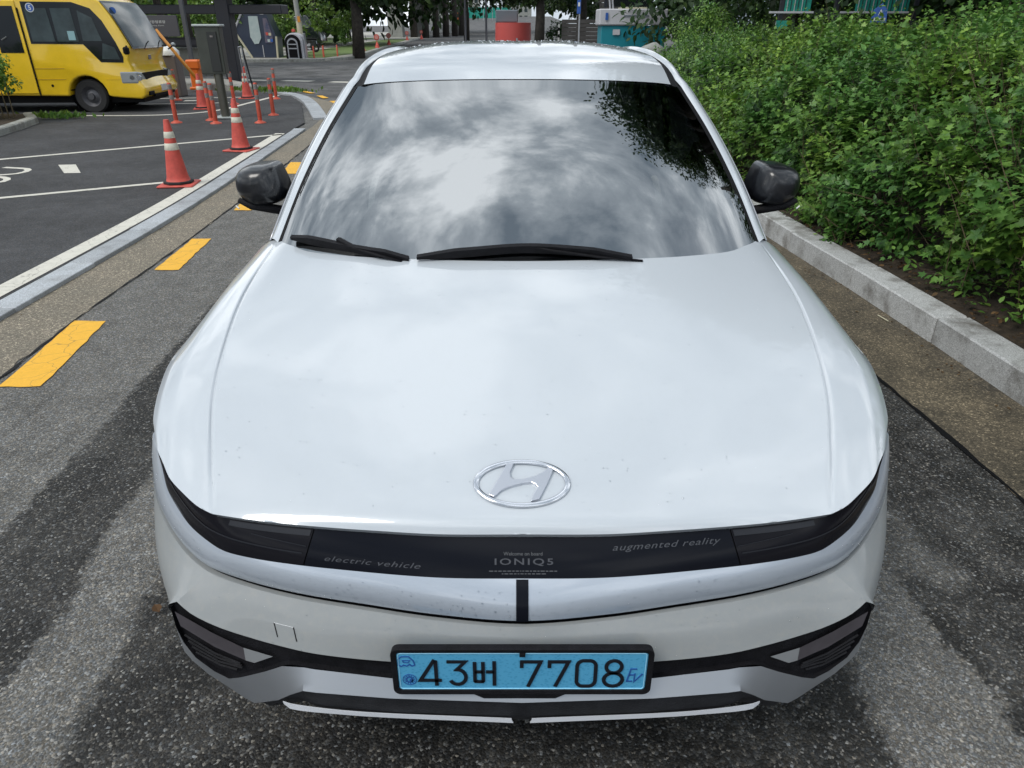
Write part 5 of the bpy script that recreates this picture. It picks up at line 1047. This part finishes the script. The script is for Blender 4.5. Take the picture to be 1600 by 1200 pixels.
for x_, z_, c_ in ((-13.27, 1.30, 'cone'), (-13.12, 1.28, 'cream'), (-13.22, .97, 'poster'), (-13.06, .98, 'blue_disc')): MB().box((x_, 41.45, z_), (.13, .01, .14)).build('picture', M[c_], k_)
# round-topped waste bin, light pole
b_ = thing('waste_bin', (-11.4, 40, .02), 'round-topped black and white street bin below the pale pole', 'bin')
def archp(cx_, w, h, z0=.02, n=10): return [(cx_ - w / 2, z0), (cx_ + w / 2, z0)] + [(cx_ + w / 2 * math.cos(math.pi * k / n), h - w / 2 + w / 2 * math.sin(math.pi * k / n)) for k in range(n + 1)]
MB().prism(archp(-11.52, .92, 1.36), 40.05, 41.0).build('housing', M['lilac'], b_, bevel=.03); MB().prism(archp(-11.55, .82, 1.28, .06), 40.0, 40.06).build('front', M['seal'], b_); MB().prism(archp(-11.55, .56, 1.12, .12), 39.95, 40.0).build('door_frame', M['steel'], b_); MB().prism(archp(-11.55, .44, 1.04, .18), 39.93, 39.96).build('opening', M['seal'], b_)
for z_ in (.62, .82): MB().box((-11.55, 39.92, z_), (.44, .02, .05)).build('slat', M['steel'], b_)
MB().box((-11.02, 40.5, .70), (.06, .4, 1.25), bev=.02).build('side_rib', M['steel'], b_)
p_ = thing('light_pole', (-11.5, 41.4, .1), 'pale weathered pole rising behind the street bin', 'pole'); MB().tube([(-11.45, 41.4, .1), (-11.46, 41.4, 1.9)], .15, 12).build('pole_base', M['cream'], p_, smooth=True, sharp=50); MB().tube([(-11.47, 41.4, 1.9), (-11.60, 41.4, 7)], [.135, .10], 12).build('pole', M['concrete'], p_, smooth=True, sharp=50); MB().box((-11.4, 41.24, 2.0), (.14, .03, .28)).build('tag_plate', M['arm_orange'], p_); MB().lathe([(.1, 0), (.1, .12), (0, .14)], (-11.72, 41.1, 1.4), 10).build('red_cap', M['cone'], p_)
# cone-mounted round signs and far posts along the kerb
def cone_sign(loc, label, tilt=0):
    t = thing('cone_sign', loc, label, 'cone sign', 'small red cones with round signs along the far kerb'); x, y, z = loc
    MB().lathe([(.24, 0), (.22, .05), (.14, .30), (.05, .52), (0, .53)], loc, 16).build('cone_body', M['cone'], t, smooth=True); MB().tube([(x, y, z + .45), (x, y, z + .70)], .025, 6).build('stem', M['cone'], t)
    s_ = MB().lathe([(0, 0), (.21, 0), (.215, .02), (0, .03)], (x, y - .03, z + .88), 20, 'Y').build('disc', M['cone'], t); MB().lathe([(0, 0), (.15, 0)], (x, y - .05, z + .88), 16, 'Y').build('disc_face', M['pink'], s_); t.rotation_euler = (0, tilt, 0); return t
cs = cone_sign((-10.35, 53, .0), 'round sign on a red cone, leaning, nearest the far tree', -.12)
for p, l in (((-10.65, 60.5, 0), 'round sign on a red cone, second along the far kerb'), ((-11.2, 70, 0), 'round sign on a red cone, third along the far kerb'), ((-12.6, 93, 0), 'round sign on a red cone at the foot of the concrete pillar'), ((-12.6, 108, 0), 'faint round sign on a red cone, farthest in the tree shade')): copy_tree(cs, loc=p, label=l).rotation_euler = (0, 0, 0)
fps = thing('kerb_post', (-10.75, 41.0, 0), 'short red post right beside the street bin', 'post', 'short red posts along the far kerb'); MB().lathe([(.07, 0), (.045, .08), (.04, .70), (0, .72)], (-10.75, 41.0, 0), 10).build('pole', M['post_red'], fps, smooth=True)
for p, l in (((-10.45, 41.9, 0), 'short red post second from the street bin'), ((-10.05, 43.6, 0), 'short red post nearest the far tree'), ((-10.6, 42.6, 0), 'short red post just behind the second kerb post')): copy_tree(fps, loc=p, label=l)
# dark parked van behind the bin
v_ = thing('parked_van', (-15.2, 55, 0), 'dark green van parked in the shade behind the street bin', 'van'); MB().prism([(-18.2, .55), (-18.2, 1.3), (-17.3, 1.45), (-16.1, 2.25), (-14.3, 2.35), (-13.9, 1.6), (-13.5, 1.35), (-13.4, .6)], 54, 55.9).build('body', M['car_dark'], v_, bevel=.12, seg=3, smooth=True)
MB().prism([(-17.0, 1.5), (-16.05, 2.1), (-15.2, 2.18), (-15.2, 1.5)], 53.97, 54.02).build('window', M['bus_pane'], v_); MB().prism([(-15.1, 1.5), (-15.1, 2.18), (-14.4, 2.2), (-14.15, 1.55)], 53.97, 54.02).build('window', M['bus_pane'], v_)
for x_ in (-17.2, -14.3):
    MB().lathe([(0, 0), (.36, 0), (.36, .25)], (x_, 53.95, .38), 16, 'Y').build('wheel', M['tyre'], v_); MB().lathe([(0, 0), (.2, 0)], (x_, 53.93, .38), 12, 'Y').build('rim', M['steel'], v_)
MB().box((-18.15, 54.4, .95), (.1, .3, .18)).build('headlight', M['lamp'], v_)
t = thing('motor_scooter', (-13.4, 50, .12), 'dark scooter parked under the far tree', 'scooter')
for x_ in (-14.0, -12.9): MB().lathe([(.16, -.04), (.27, -.05), (.28, 0), (.27, .05), (.16, .04)], (x_, 50, .40), 16, 'Y').build('wheel', M['tyre'], t)
MB().tube([(-14.0, 50, .4), (-13.85, 50, .95), (-13.8, 50, 1.12)], .035, 6).build('fork', M['steel'], t); MB().prism([(-13.85, .45), (-13.75, .85), (-13.6, .5), (-13.2, .5), (-13.1, .85), (-12.8, .85), (-12.75, .5), (-13.0, .38)], 49.85, 50.15).build('body', M['car_dark'], t, bevel=.04); MB().box((-13.05, 50, .9), (.6, .24, .1), bev=.03).build('seat', M['seal'], t); MB().box((-13.9, 50, .8), (.12, .3, .12), bev=.02).build('headlight', M['lamp'], t)
# people
def person(loc, h, shirt, label, stride=.12, lean=0, face=0):
    x, y, z = loc; s = h / 1.75; t = thing('person', loc, label, 'person'); me = bpy.data.meshes.new('body')
    J = [(0, 0, .93), (0, 0, 1.18), (0, 0, 1.42), (0, 0, 1.52), (0, -.02, 1.62), (0, -.02, 1.73), (-.09, 0, .90), (-.10, -stride, .50), (-.10, stride * .2 - stride, .06), (-.10, -stride - .10, .03), (.09, 0, .90), (.10, stride * .7, .50), (.10, stride * 1.3, .08), (.10, stride * 1.3 - .12, .03), (-.19, 0, 1.40), (-.24, .03, 1.12), (-.22, -.08, .86), (.19, 0, 1.40), (.24, -.03, 1.12), (.22, -.12, .88)]
    Ed = [(0, 1), (1, 2), (2, 3), (3, 4), (4, 5), (0, 6), (6, 7), (7, 8), (8, 9), (0, 10), (10, 11), (11, 12), (12, 13), (2, 14), (14, 15), (15, 16), (2, 17), (17, 18), (18, 19)]
    rad = [.13, .12, .14, .055, .09, .075, .09, .06, .042, .035, .09, .06, .042, .035, .055, .042, .032, .055, .042, .032]
    me.from_pydata([(a * s + lean * c_ * s, b * s, c_ * s) for a, b, c_ in J], Ed, []); o = bpy.data.objects.new('body', me); C.objects.link(o); o.parent = t; me.materials.append(M[shirt])
    md = o.modifiers.new('skin', 'SKIN'); sv = me.skin_vertices[0].data
    for i, r_ in enumerate(rad): sv[i].radius = (r_ * s, r_ * s * .85)
    sv[0].use_root = True; o.modifiers.new('sub', 'SUBSURF').levels = 1; o.modifiers['sub'].render_levels = 1
    hx = lean * 1.67 * s
    MB().lathe([(0, -.12 * s), (.07 * s, -.09 * s), (.098 * s, 0), (.09 * s, .07 * s), (0, .12 * s)], (x + hx, y - .02, z + 1.66 * s), 12).build('face', M['skin'], t, smooth=True); MB().lathe([(.102 * s, -.02 * s), (.105 * s, .04 * s), (.07 * s, .11 * s), (0, .135 * s)], (x + hx, y + .01, z + 1.66 * s), 12).build('hair', M['hair'], t, smooth=True)
    MB().lathe([(.15 * s, .70 * s), (.165 * s, .95 * s), (.14 * s, 1.02 * s)], (x + lean * .9, y, z), 12).build('trousers', M['trouser'], t, smooth=True)
    for k, lg in enumerate(((-.10, -stride), (.10, stride * .7))): MB().tube([(x + lg[0] * s * .95, y, z + .88 * s), (x + lg[0] * s, y + lg[1] * s, z + .50 * s), (x + lg[0] * s, y + (lg[1] * 1.1) * s, z + .12 * s)], [.105 * s, .078 * s, .06 * s], 8).build('trouser_leg', M['trouser'], t, smooth=True)
    t.rotation_euler = (0, 0, face); return t
person((-16.0, 76, .12), 1.76, 'shirt_blue', 'person in a grey-blue top and dark trousers walking on the far pavement', .16)
person((-15.2, 77.5, .12), 1.80, 'shirt_white', 'person in a white top walking right of the one in grey-blue', .14, .03)
person((-17.6, 77, .12), 1.70, 'shirt_white', 'person in a white top walking alone left of the pair', .10)
# trees and greenery behind
tree('street_tree', (-8.95, 44.2, .1), 8.5, .30, [((-.3, 0, 3.9), (2.3, 2.0, 2.0)), ((.9, .3, 3.2), (1.5, 1.3, 1.5)), ((-1.6, .3, 5.2), (2.6, 2, 2)), ((.5, 0, 6), (2.8, 2.2, 2.2))], .14, 'leafy dark tree with low branches beside the far kerb posts', n=18000, mat='tree_leaf', lumps=30)
t = thing('ivy_shrub', (-9.7, 44.1, .1), 'narrow green shrub climbing at the foot of the far tree', 'shrub'); crown('foliage', (-9.75, 44.0, 1.2), (.42, .4, 1.1), 1400, .11, M['bright_leaf'], t, 16)
for i, (x_, y_, h_, l_) in enumerate(((-20.5, 45, 9, 'large dark tree directly behind the navy kiosk'), (-15.5, 61, 10, 'dark tree towering over the parked van'), (-23.5, 34, 9, 'dark tree rising above the left end of the shelter'), (-14.6, 34.5, 9, 'slim dark trunk seen between the sign board and the cabinet'), (-13.0, 66, 10, 'dense dark tree between the walking people and the pillar'))):
    tree('park_tree', (x_, y_, .1), h_, .22 if i != 3 else .12, [((0, 0, 4.6), (3.2, 2.5, 2.4)), ((1.2, .5, 6.5), (2.8, 2.2, 2)), ((-1.8, 0, 3.9), (2.2, 2, 1.5))], .24, l_, 'dark trees behind the shelter and kiosk', n=8000)
V_, F_ = [], []
t = thing('bright_shrub', (-19, 38, .1), 'sunlit light green bushes seen under the shelter roof', 'bush')
for i in range(6): crown('foliage', (-24 + i * 2.6, 42 + (i % 3) * 2, 1.4 + .5 * (i % 2)), (1.9, 1.2, 1.5), 1500, .2, M['bright_leaf'], t, 14)
t = thing('clipped_hedge', (-13, 49, .1), 'low dark green hedge between the kiosk and the bin', 'hedge'); crown('foliage', (-14.4, 49, .95), (1.5, .8, .8), 2600, .13, M['tree_leaf'], t, 18)
crown('woodland', (-26, 70, 6), (26, 8, 8), 26000, .7, M['tree_leaf'], None, 110); crown('woodland', (9, 66, 5), (10, 5, 6), 9000, .6, M['tree_leaf'], None, 60); crown('woodland', (-8, 150, 10), (17, 10, 12), 12000, 1.0, M['tree_leaf'], None, 60)
crown('woodland', (24, 42, 5), (18, 7, 7), 14000, .7, M['tree_leaf'], None, 90); crown('woodland', (-30, 96, 9), (24, 8, 10), 14000, .9, M['tree_leaf'], None, 80)
crown('sunny_woodland', (-34, 60, 2.2), (14, 4, 3.2), 8000, .5, M['bright_leaf'], None, 60)
for o in bpy.data.objects:
    if o.name.startswith(('woodland', 'sunny_woodland')): tag(o, 'mass of green trees far behind the street', kind='stuff')
# elevated road on pillars and the row of dark trunks
el = thing('viaduct', (-17, 118, 0), 'pale concrete viaduct pillars carrying a dark deck in the distance', 'viaduct')
MB().prism([(-18.4, 0), (-16.3, 0), (-16.9, 14), (-18.6, 14)], 116, 119).build('pillar', M['concrete'], el); MB().box((-15.0, 124, 7), (1.8, 2.4, 14)).build('pillar', M['concrete_dk'], el); MB().box((-30, 122, 14), (40, 14, 2)).build('deck', M['concrete_dk'], el)
tr0 = None
for i, x_ in enumerate((-14.6, -13.2, -11.9, -10.6, -9.4, -8.5)):
    lb = ['dark trunk nearest the pale viaduct pillar', 'second dark trunk from the viaduct pillar', 'third dark trunk from the viaduct pillar', 'fourth dark trunk from the viaduct pillar', 'fifth dark trunk from the viaduct pillar', 'last dark trunk of the row before the far road'][i]
    t = thing('row_tree', (x_, 116 + i * 3, 0), lb, 'tree', 'row of dark tree trunks far down the road'); MB().tube([(x_, 116 + i * 3, 0), (x_ + .1, 116 + i * 3, 9)], [.55, .42], 8).build('trunk', M['bark'], t, smooth=True); crown('crown', (x_, 116 + i * 3, 8.4), (2.2, 2.2, 2.6), 500, .6, M['tree_leaf'], t, 8)
MB_ = MB().poly([(-14, 108, .03), (3, 100, .03), (3, 150, .03), (-14, 150, .03)])
# far end of the road
fb = [((-16.5, 300, 7), (9, 6, 14), 'pale high-rise block far away at the end of the road'), ((-34, 320, 8), (14, 8, 16), 'wide grey block far behind the dark trunks'), ((2, 330, 7), (12, 8, 14), 'pale low block right of the distant black pole')]
for c_, d_, l_ in fb:
    t = thing('distant_building', (c_[0], c_[1], 0), l_, 'building', 'pale buildings at the end of the road'); MB().box(c_, d_, bev=.2).build('wall', M['concrete'], t)
    for r_ in range(5):
        for q in range(int(d_[0] // 2.2)): MB().box((c_[0] - d_[0] / 2 + 1.3 + q * 2.1, c_[1] - d_[1] / 2 - .02, 2 + r_ * 2.6), (1.2, .1, 1.3)).build('window', M['bus_pane'], t, fix=False)
t = thing('noise_barrier', (-14, 262, 0), 'teal green screen fence beyond the orange truck', 'fence')
for k in range(6): MB().box((-17 + k * 3.0, 262, 5.4), (2.9, .2, 3.2)).build('panel', M['teal_net'], t, fix=False); MB().box((-18.5 + k * 3.0, 262, 3.5), (.15, .3, 7)).build('post', M['steel'], t, fix=False)
t = thing('box_truck', (-14.6, 225, 0), 'orange truck far away on the road', 'truck'); MB().box((-14.6, 226, 4.3), (2.4, 5, 2.6), bev=.1).build('cargo_box', M['orange'], t); MB().box((-14.6, 222.6, 3.7), (2.3, 1.6, 1.7), bev=.15).build('cab', M['orange'], t); MB().box((-14.6, 221.75, 4.1), (1.9, .1, .7)).build('windscreen', M['bus_glass'], t)
for dx in (-.9, .9):
    for yy in (222.8, 227.6): MB().lathe([(0, 0), (.5, 0)], (-14.6 + dx, yy - .6, 3.0), 14, 'Y').build('wheel', M['tyre'], t)
rp = MB().prism([(118, -.02), (150, .4), (240, 2.6), (330, 5), (330, -.1), (118, -.1)], -22, 16, 'YZ').build('road', M['far_road']); tag(rp, kind='structure')
for k in range(5):
    t = thing('barrier_block', (-13.6 + k * .85, 150, .4), ['leftmost', 'second from left', 'middle', 'second from right', 'rightmost'][k] + ' of the white moulded barrier blocks on the far road', 'barrier', 'row of white barrier blocks on the far road'); MB().prism([(-13.95 + k * .85, .45), (-13.25 + k * .85, .45), (-13.3 + k * .85, 1.2), (-13.35 + k * .85, 1.7), (-13.85 + k * .85, 1.7), (-13.9 + k * .85, 1.2)], 150, 150.5).build('block', M['white_plain'], t)
for (x_, y_, h_, l_) in ((-3.74, 62, 6, 'thin black pole left of the coral tank in the distance'), (-2.09, 62.4, 5, 'thin black pole beside the grey-lidded coral tank')):
    t = thing('street_pole', (x_, y_, 0), l_, 'pole'); MB().lathe([(.14, 0), (.13, .5), (.09, .55), (.075, h_)], (x_, y_, 0), 10).build('pole', M['dark_steel'], t, smooth=True)
# right of centre: tank, trees, boarded wall, cart
t = thing('storage_tank', (.05, 48, 0), 'coral red tank with a blue-grey upper part behind the car roof', 'tank'); MB().lathe([(1.12, 0), (1.15, .6), (1.12, 1.86), (0, 1.87)], (.05, 49, 0), 24).build('lower_tank', M['coral'], t, smooth=True, sharp=40); MB().box((-.35, 49.2, 2.22), (1.4, 1.4, .70), bev=.05).build('upper_box', M['grey_lid'], t); MB().tube([(.28, 47.8, 0), (.28, 47.8, 1.0)], .06, 6).build('tap_pipe', M['steel'], t)
tree('roadside_tree', (1.55, 45, 0), 9, .26, [((0, 0, 4.0), (2.4, 2.0, 2.0)), ((-1.2, .5, 3.2), (1.4, 1.2, .9)), ((1.2, 1, 5), (2.6, 2.2, 2.2))], .15, 'dark tree overhanging the coral tank', n=12000)
tree('roadside_tree', (4.4, 50, 0), 10, .3, [((0, 0, 3.2), (2.8, 2.0, 2.2)), ((-1.5, .5, 5.2), (2.6, 2.2, 2.2))], .26, 'dark dense tree behind the boarded wall', n=5000)
tree('roadside_tree', (-4.6, 78, 0), 9, .25, [((1.4, 0, 5.6), (2.6, 2.0, 1.3)), ((3.4, 0, 5.0), (2.2, 1.6, 1.1))], .3, 'tree whose dark branch hangs over the far road', n=3600)
t = thing('low_shrub', (2.2, 46, 0), 'dim olive shrub between the tree and the boarded wall', 'shrub'); crown('foliage', (2.9, 46.5, 1.0), (.9, .8, .9), 1300, .14, M['inner_leaf'], t, 14)
t = thing('marker_post', (2.66, 44, 0), 'short white and dark striped marker post', 'post')
for k in range(5): MB().box((2.66, 44, 1.0 + k * .17), (.09, .09, .165)).build('stripe', M['wood_post' if k % 2 == 0 else 'seal'], t)
MB().box((2.66, 44, .45), (.08, .08, .92)).build('pole', M['dark_steel'], t)
t = thing('boarded_wall', (4, 42, 0), 'dark wall clad in horizontal boards behind the car roof', 'wall')
for k in range(24): MB().box((4.9, 42, .10 + k * .20), (4.4 if k * .2 < 1.95 else 2.4, .12, .182)).build('board', M['brick'], t, fix=False).location.x += (0 if k * .2 < 1.95 else 1.0)
t = thing('route_sign', (3.0, 35, 0), 'slim post with a blue sign plate, left of the teal cart', 'sign'); MB().tube([(3.05, 35, 0), (3.03, 35, 3.4)], .035, 8).build('post', M['steel'], t); MB().box((3.0, 34.95, 2.60), (.17, .04, .86), bev=.01).build('blue_plate', M['blue_disc'], t); MB().box((3.0, 34.92, 2.55), (.09, .01, .16)).build('symbol', M['white_plain'], t)
ct_ = thing('vendor_cart', (4.15, 26, 0), 'teal and white vendor cart behind the car roof and hedge', 'cart'); MB().box((4.15, 26.6, 1.16), (2.2, 1.2, 1.08), bev=.02).build('lower_body', M['teal'], ct_); MB().box((4.12, 26.6, 1.96), (2.32, 1.34, .50), bev=.03).build('upper_panel', M['lilac'], ct_); MB().box((4.15, 26.6, 2.23), (.85, 1.0, .06)).build('lid_board', M['cream'], ct_)
MB().box((3.56, 25.96, 1.50), (.24, .02, .17)).build('notice', M['lilac'], ct_); MB().box((3.20, 25.90, 1.98), (.09, .02, .22)).build('label', M['blue_disc'], ct_); MB().box((4.2, 25.91, 2.0), (.85, .01, .04)).build('faint_stripe', M['grey_lid'], ct_)
for x_ in (3.35, 3.45): MB().tube([(x_ - .1, 26.3, 2.9), (x_, 26.3, 2.2)], .03, 6).build('frame_tube', M['lilac'], ct_)
for x_ in (3.3, 5.0): MB().lathe([(0, 0), (.28, 0), (.28, .15)], (x_, 26.0, .3), 14, 'Y').build('wheel', M['tyre'], ct_)
MB().box((3.15, 26, 3.1), (.1, .1, 1.7)).build('canopy_post', M['dark_steel'], ct_); MB().box((4.2, 27.5, 2.9), (1.6, .1, 1.2)).build('dark_window', M['bus_glass'], ct_)
t = thing('rock', (3.9, 21, 0), 'pale boulder in front of the teal cart', 'rock'); bm = bmesh.new(); bmesh.ops.create_icosphere(bm, subdivisions=3, radius=1)
vs_ = [tuple(Vector((v.co.x * .35, v.co.y * .3, v.co.z * .28)) * (1 + .16 * math.sin(v.co.x * 5 + v.co.y * 7) * math.cos(v.co.z * 6)) + Vector((3.95, 21, .98))) for v in bm.verts]; bm.verts.index_update(); fs_ = [[v.index for v in f.verts] for f in bm.faces]; bm.free(); obj('boulder', vs_, fs_, M['concrete'], t, smooth=True); MB().box((3.95, 21, .4), (.8, .5, .8), bev=.1).build('plinth', M['concrete_dk'], t)
t = thing('small_bush', (3.3, 19.5, 0), 'small yellow-green bush below the teal cart', 'bush'); crown('foliage', (3.6, 19.6, .70), (.55, .5, .5), 1300, .07, M['young_leaf'], t, 12)
t = thing('corner_shrub', (4.6, 19, 0), 'feathery dark green shrub at the far left end of the hedge', 'shrub'); crown('foliage', (4.75, 18.5, 1.35), (.85, 1.2, .85), 3200, .07, M['hedge_leaf'], t, 22)
# teal fence, blue sign behind hedge
t = thing('mesh_fence', (5.5, 12, .2), 'teal mesh fence panels showing above the hedge', 'fence')
for a, b in ((4.44, 4.86), (5.60, 6.46)):
    MB().box(((a + b) / 2, 12.0, 2.35), (b - a, .02, .90)).build('panel', M['teal_net'], t); MB().box(((a + b) / 2 - .1, 11.97, 1.90), (b - a + .3, .03, .03)).build('rail', M['lilac'], t)
    for k in range(int((b - a) / .06)): MB().box((a + .03 + k * .06, 11.975, 2.3), (.008, .012, .8)).build('wire', M['dark_steel' if k % 2 else 'lilac'], t, fix=False)
for x_ in (4.4, 5.3, 6.6): MB().box((x_, 12.03, 1.3), (.06, .06, 2.6)).build('post', M['dark_steel'], t)
MB().box((4.40, 11.9, 1.72), (.18, .02, .12)).build('panel', M['teal_net'], t)
t = thing('blue_sign', (5.08, 10, .3), 'small blue sign with white symbol standing above the hedge', 'sign'); MB().prism([(4.98, 1.74), (5.20, 1.74), (5.18, 1.90), (5.10, 1.98), (5.0, 1.90)], 9.98, 10.0).build('plate', M['blue_disc'], t); MB().tube([(5.09, 10.02, .3), (5.09, 10.02, 1.8)], .02, 6).build('post', M['dark_steel'], t); flat_text('symbol', 'A', (5.09, 9.97, 1.87), .07, 'white_plain', t, bold=.02); MB().box((5.09, 9.97, 1.785), (.16, .004, .035)).build('caption', M['white_plain'], t)
OVER = [((-2.3, -.4, 7.6), (2.5, 2.4, 1.9)), ((.2, 2.0, 6.7), (2.8, 2.8, 2.2)), ((-2.9, 2.6, 6.0), (2.5, 2.4, 1.9))]
# big trees on the right; one overhangs the car and is mirrored in windscreen and hood
tree('overhanging_tree', (6.8, 9.2, .3), 9.5, .26, OVER, .13, 'tall broad tree overhanging the car from the right, mirrored in its windscreen', n=48000, tm='o', lumps=80, lean=(-.6, .3))
for c_, r_ in OVER: crown('crown', (6.8 + c_[0], 9.2 + c_[1], .3 + c_[2]), tuple(q * .8 for q in r_), 3500, .34, M['tree_leaf'], bpy.data.objects['overhanging_tree'], 30, hollow=.1)
for i, (x_, y_, l_) in enumerate(((9.6, 12.5, 'dark tree right behind the teal mesh fence'), (7.8, 8.6, 'dark tree filling the upper right corner'), (6.4, 17.5, 'dark tree behind the far part of the hedge'), (11.5, 21, 'dark tree deep in the background right of the cart'))):
    tree('backdrop_tree', (x_, y_, .3), 8, .24, [((0, 0, 2.6), (1.9, 1.7, 1.7)), ((0, 0, 4.6), (2.6, 2.2, 2.0)), ((1.6, .5, 2.4), (1.7, 1.5, 1.4))], .17, l_, 'dark trees behind the hedge', n=6500, lumps=30)
crown('dark_undergrowth', (10, 16, 4.2), (6, 7, 3.0), 14000, .24, M['inner_leaf'], None, 80); crown('dark_undergrowth', (11, 13.5, 1.8), (5.5, 8, 2.0), 12000, .2, M['inner_leaf'], None, 80); crown('dark_undergrowth', (9, 25, 2.2), (5, 5, 2.8), 9000, .25, M['inner_leaf'], None, 50)
for o in bpy.data.objects:
    if o.name.startswith('dark_undergrowth'): tag(o, 'dark undergrowth behind the hedge', kind='stuff')
# odds and ends on the ground
def ground_leaf(p, sc, rz, mt, name, label, cat='leaf'):
    o = obj(name, (OVAL * sc) @ np.array([[math.cos(rz), math.sin(rz), 0], [-math.sin(rz), math.cos(rz), 0], [0, 0, 1]]) + np.array(p), OVAL_T.tolist(), M[mt]); return tag(o, label, cat)
ground_leaf((-1.16, .63, .022), .055, .7, 'litter', 'fallen_leaf', 'orange-brown dead leaf lying by the left corner of the car bumper')
t = tag(MB().tube([(2.385, 3.27, .012), (2.40, 3.16, .014)], .004, 5).build('twig', M['cream'], None), 'short pale twig in the gutter below the kerb', 'twig')
pl_ = []; n = 700; k = rng.integers(0, 60, n); P = np.stack([KR[k, 0] - rng.uniform(.0, .05, n), KR[k, 1] + rng.normal(0, .06, n), np.full(n, .006)], 1); 
for c_, r_ in (((-7.0, 20.6, .05), .5), ((-6.4, 20.4, .03), .35), ((-9.2, 14.0, .05), .3)):
    n = 160; P = np.array(c_) + np.stack([rng.normal(0, r_, n), rng.normal(0, .15, n), np.zeros(n)], 1); pl_.append(leaves(P, rvec(n) * np.array([.5, .5, .2]) + np.array([0, 0, .8]), rvec(n), rng.uniform(.06, .16, n), DIAM, DIAM_T))
n = 150; yy_ = rng.uniform(.5, 8, n); P = np.stack([kx(yy_) - np.abs(rng.normal(0, .10, n)) - .01, yy_, np.full(n, .009)], 1); n2 = 60; y2 = rng.uniform(1.5, 8, n2)
P = np.vstack([P, np.stack([np.interp(y2, KL[:, 1], KL[:, 0]) + np.abs(rng.normal(0, .12, n2)) + .01, y2, np.full(n2, .009)], 1)]); n = len(P)
fast('gutter_litter', *leaves(P, rvec(n) * np.array([1, 1, .08]), np.array([0, 0, 1.0]) + rvec(n) * .2, rng.uniform(.008, .026, n), OVAL, OVAL_T), M['litter'])
fast('grass_tufts', *join(pl_), M['bright_leaf'])
t = thing('bed_shrub', (-9.9, 13.2, .13), 'bushy green shrub in the left planting bed in front of the bus', 'shrub')
crown('foliage', (-10.0, 13.2, .70), (.75, .6, .60), 3600, .075, M['hedge_leaf'], t, 26, low=-1); crown('young_shoots', (-9.95, 13.1, 1.0), (.7, .55, .4), 1300, .07, M['young_leaf'], t, 18); crown('foliage', (-10.8, 13.2, .75), (.75, .7, .72), 2500, .075, M['hedge_leaf'], t, 20, low=-1)
for k in range(5): MB().tube([(-9.9 + k * .1, 13.2, .1), (-9.9 + k * .12, 13.1, .8)], [.015, .006], 5).build('stem', M['stem'], t)
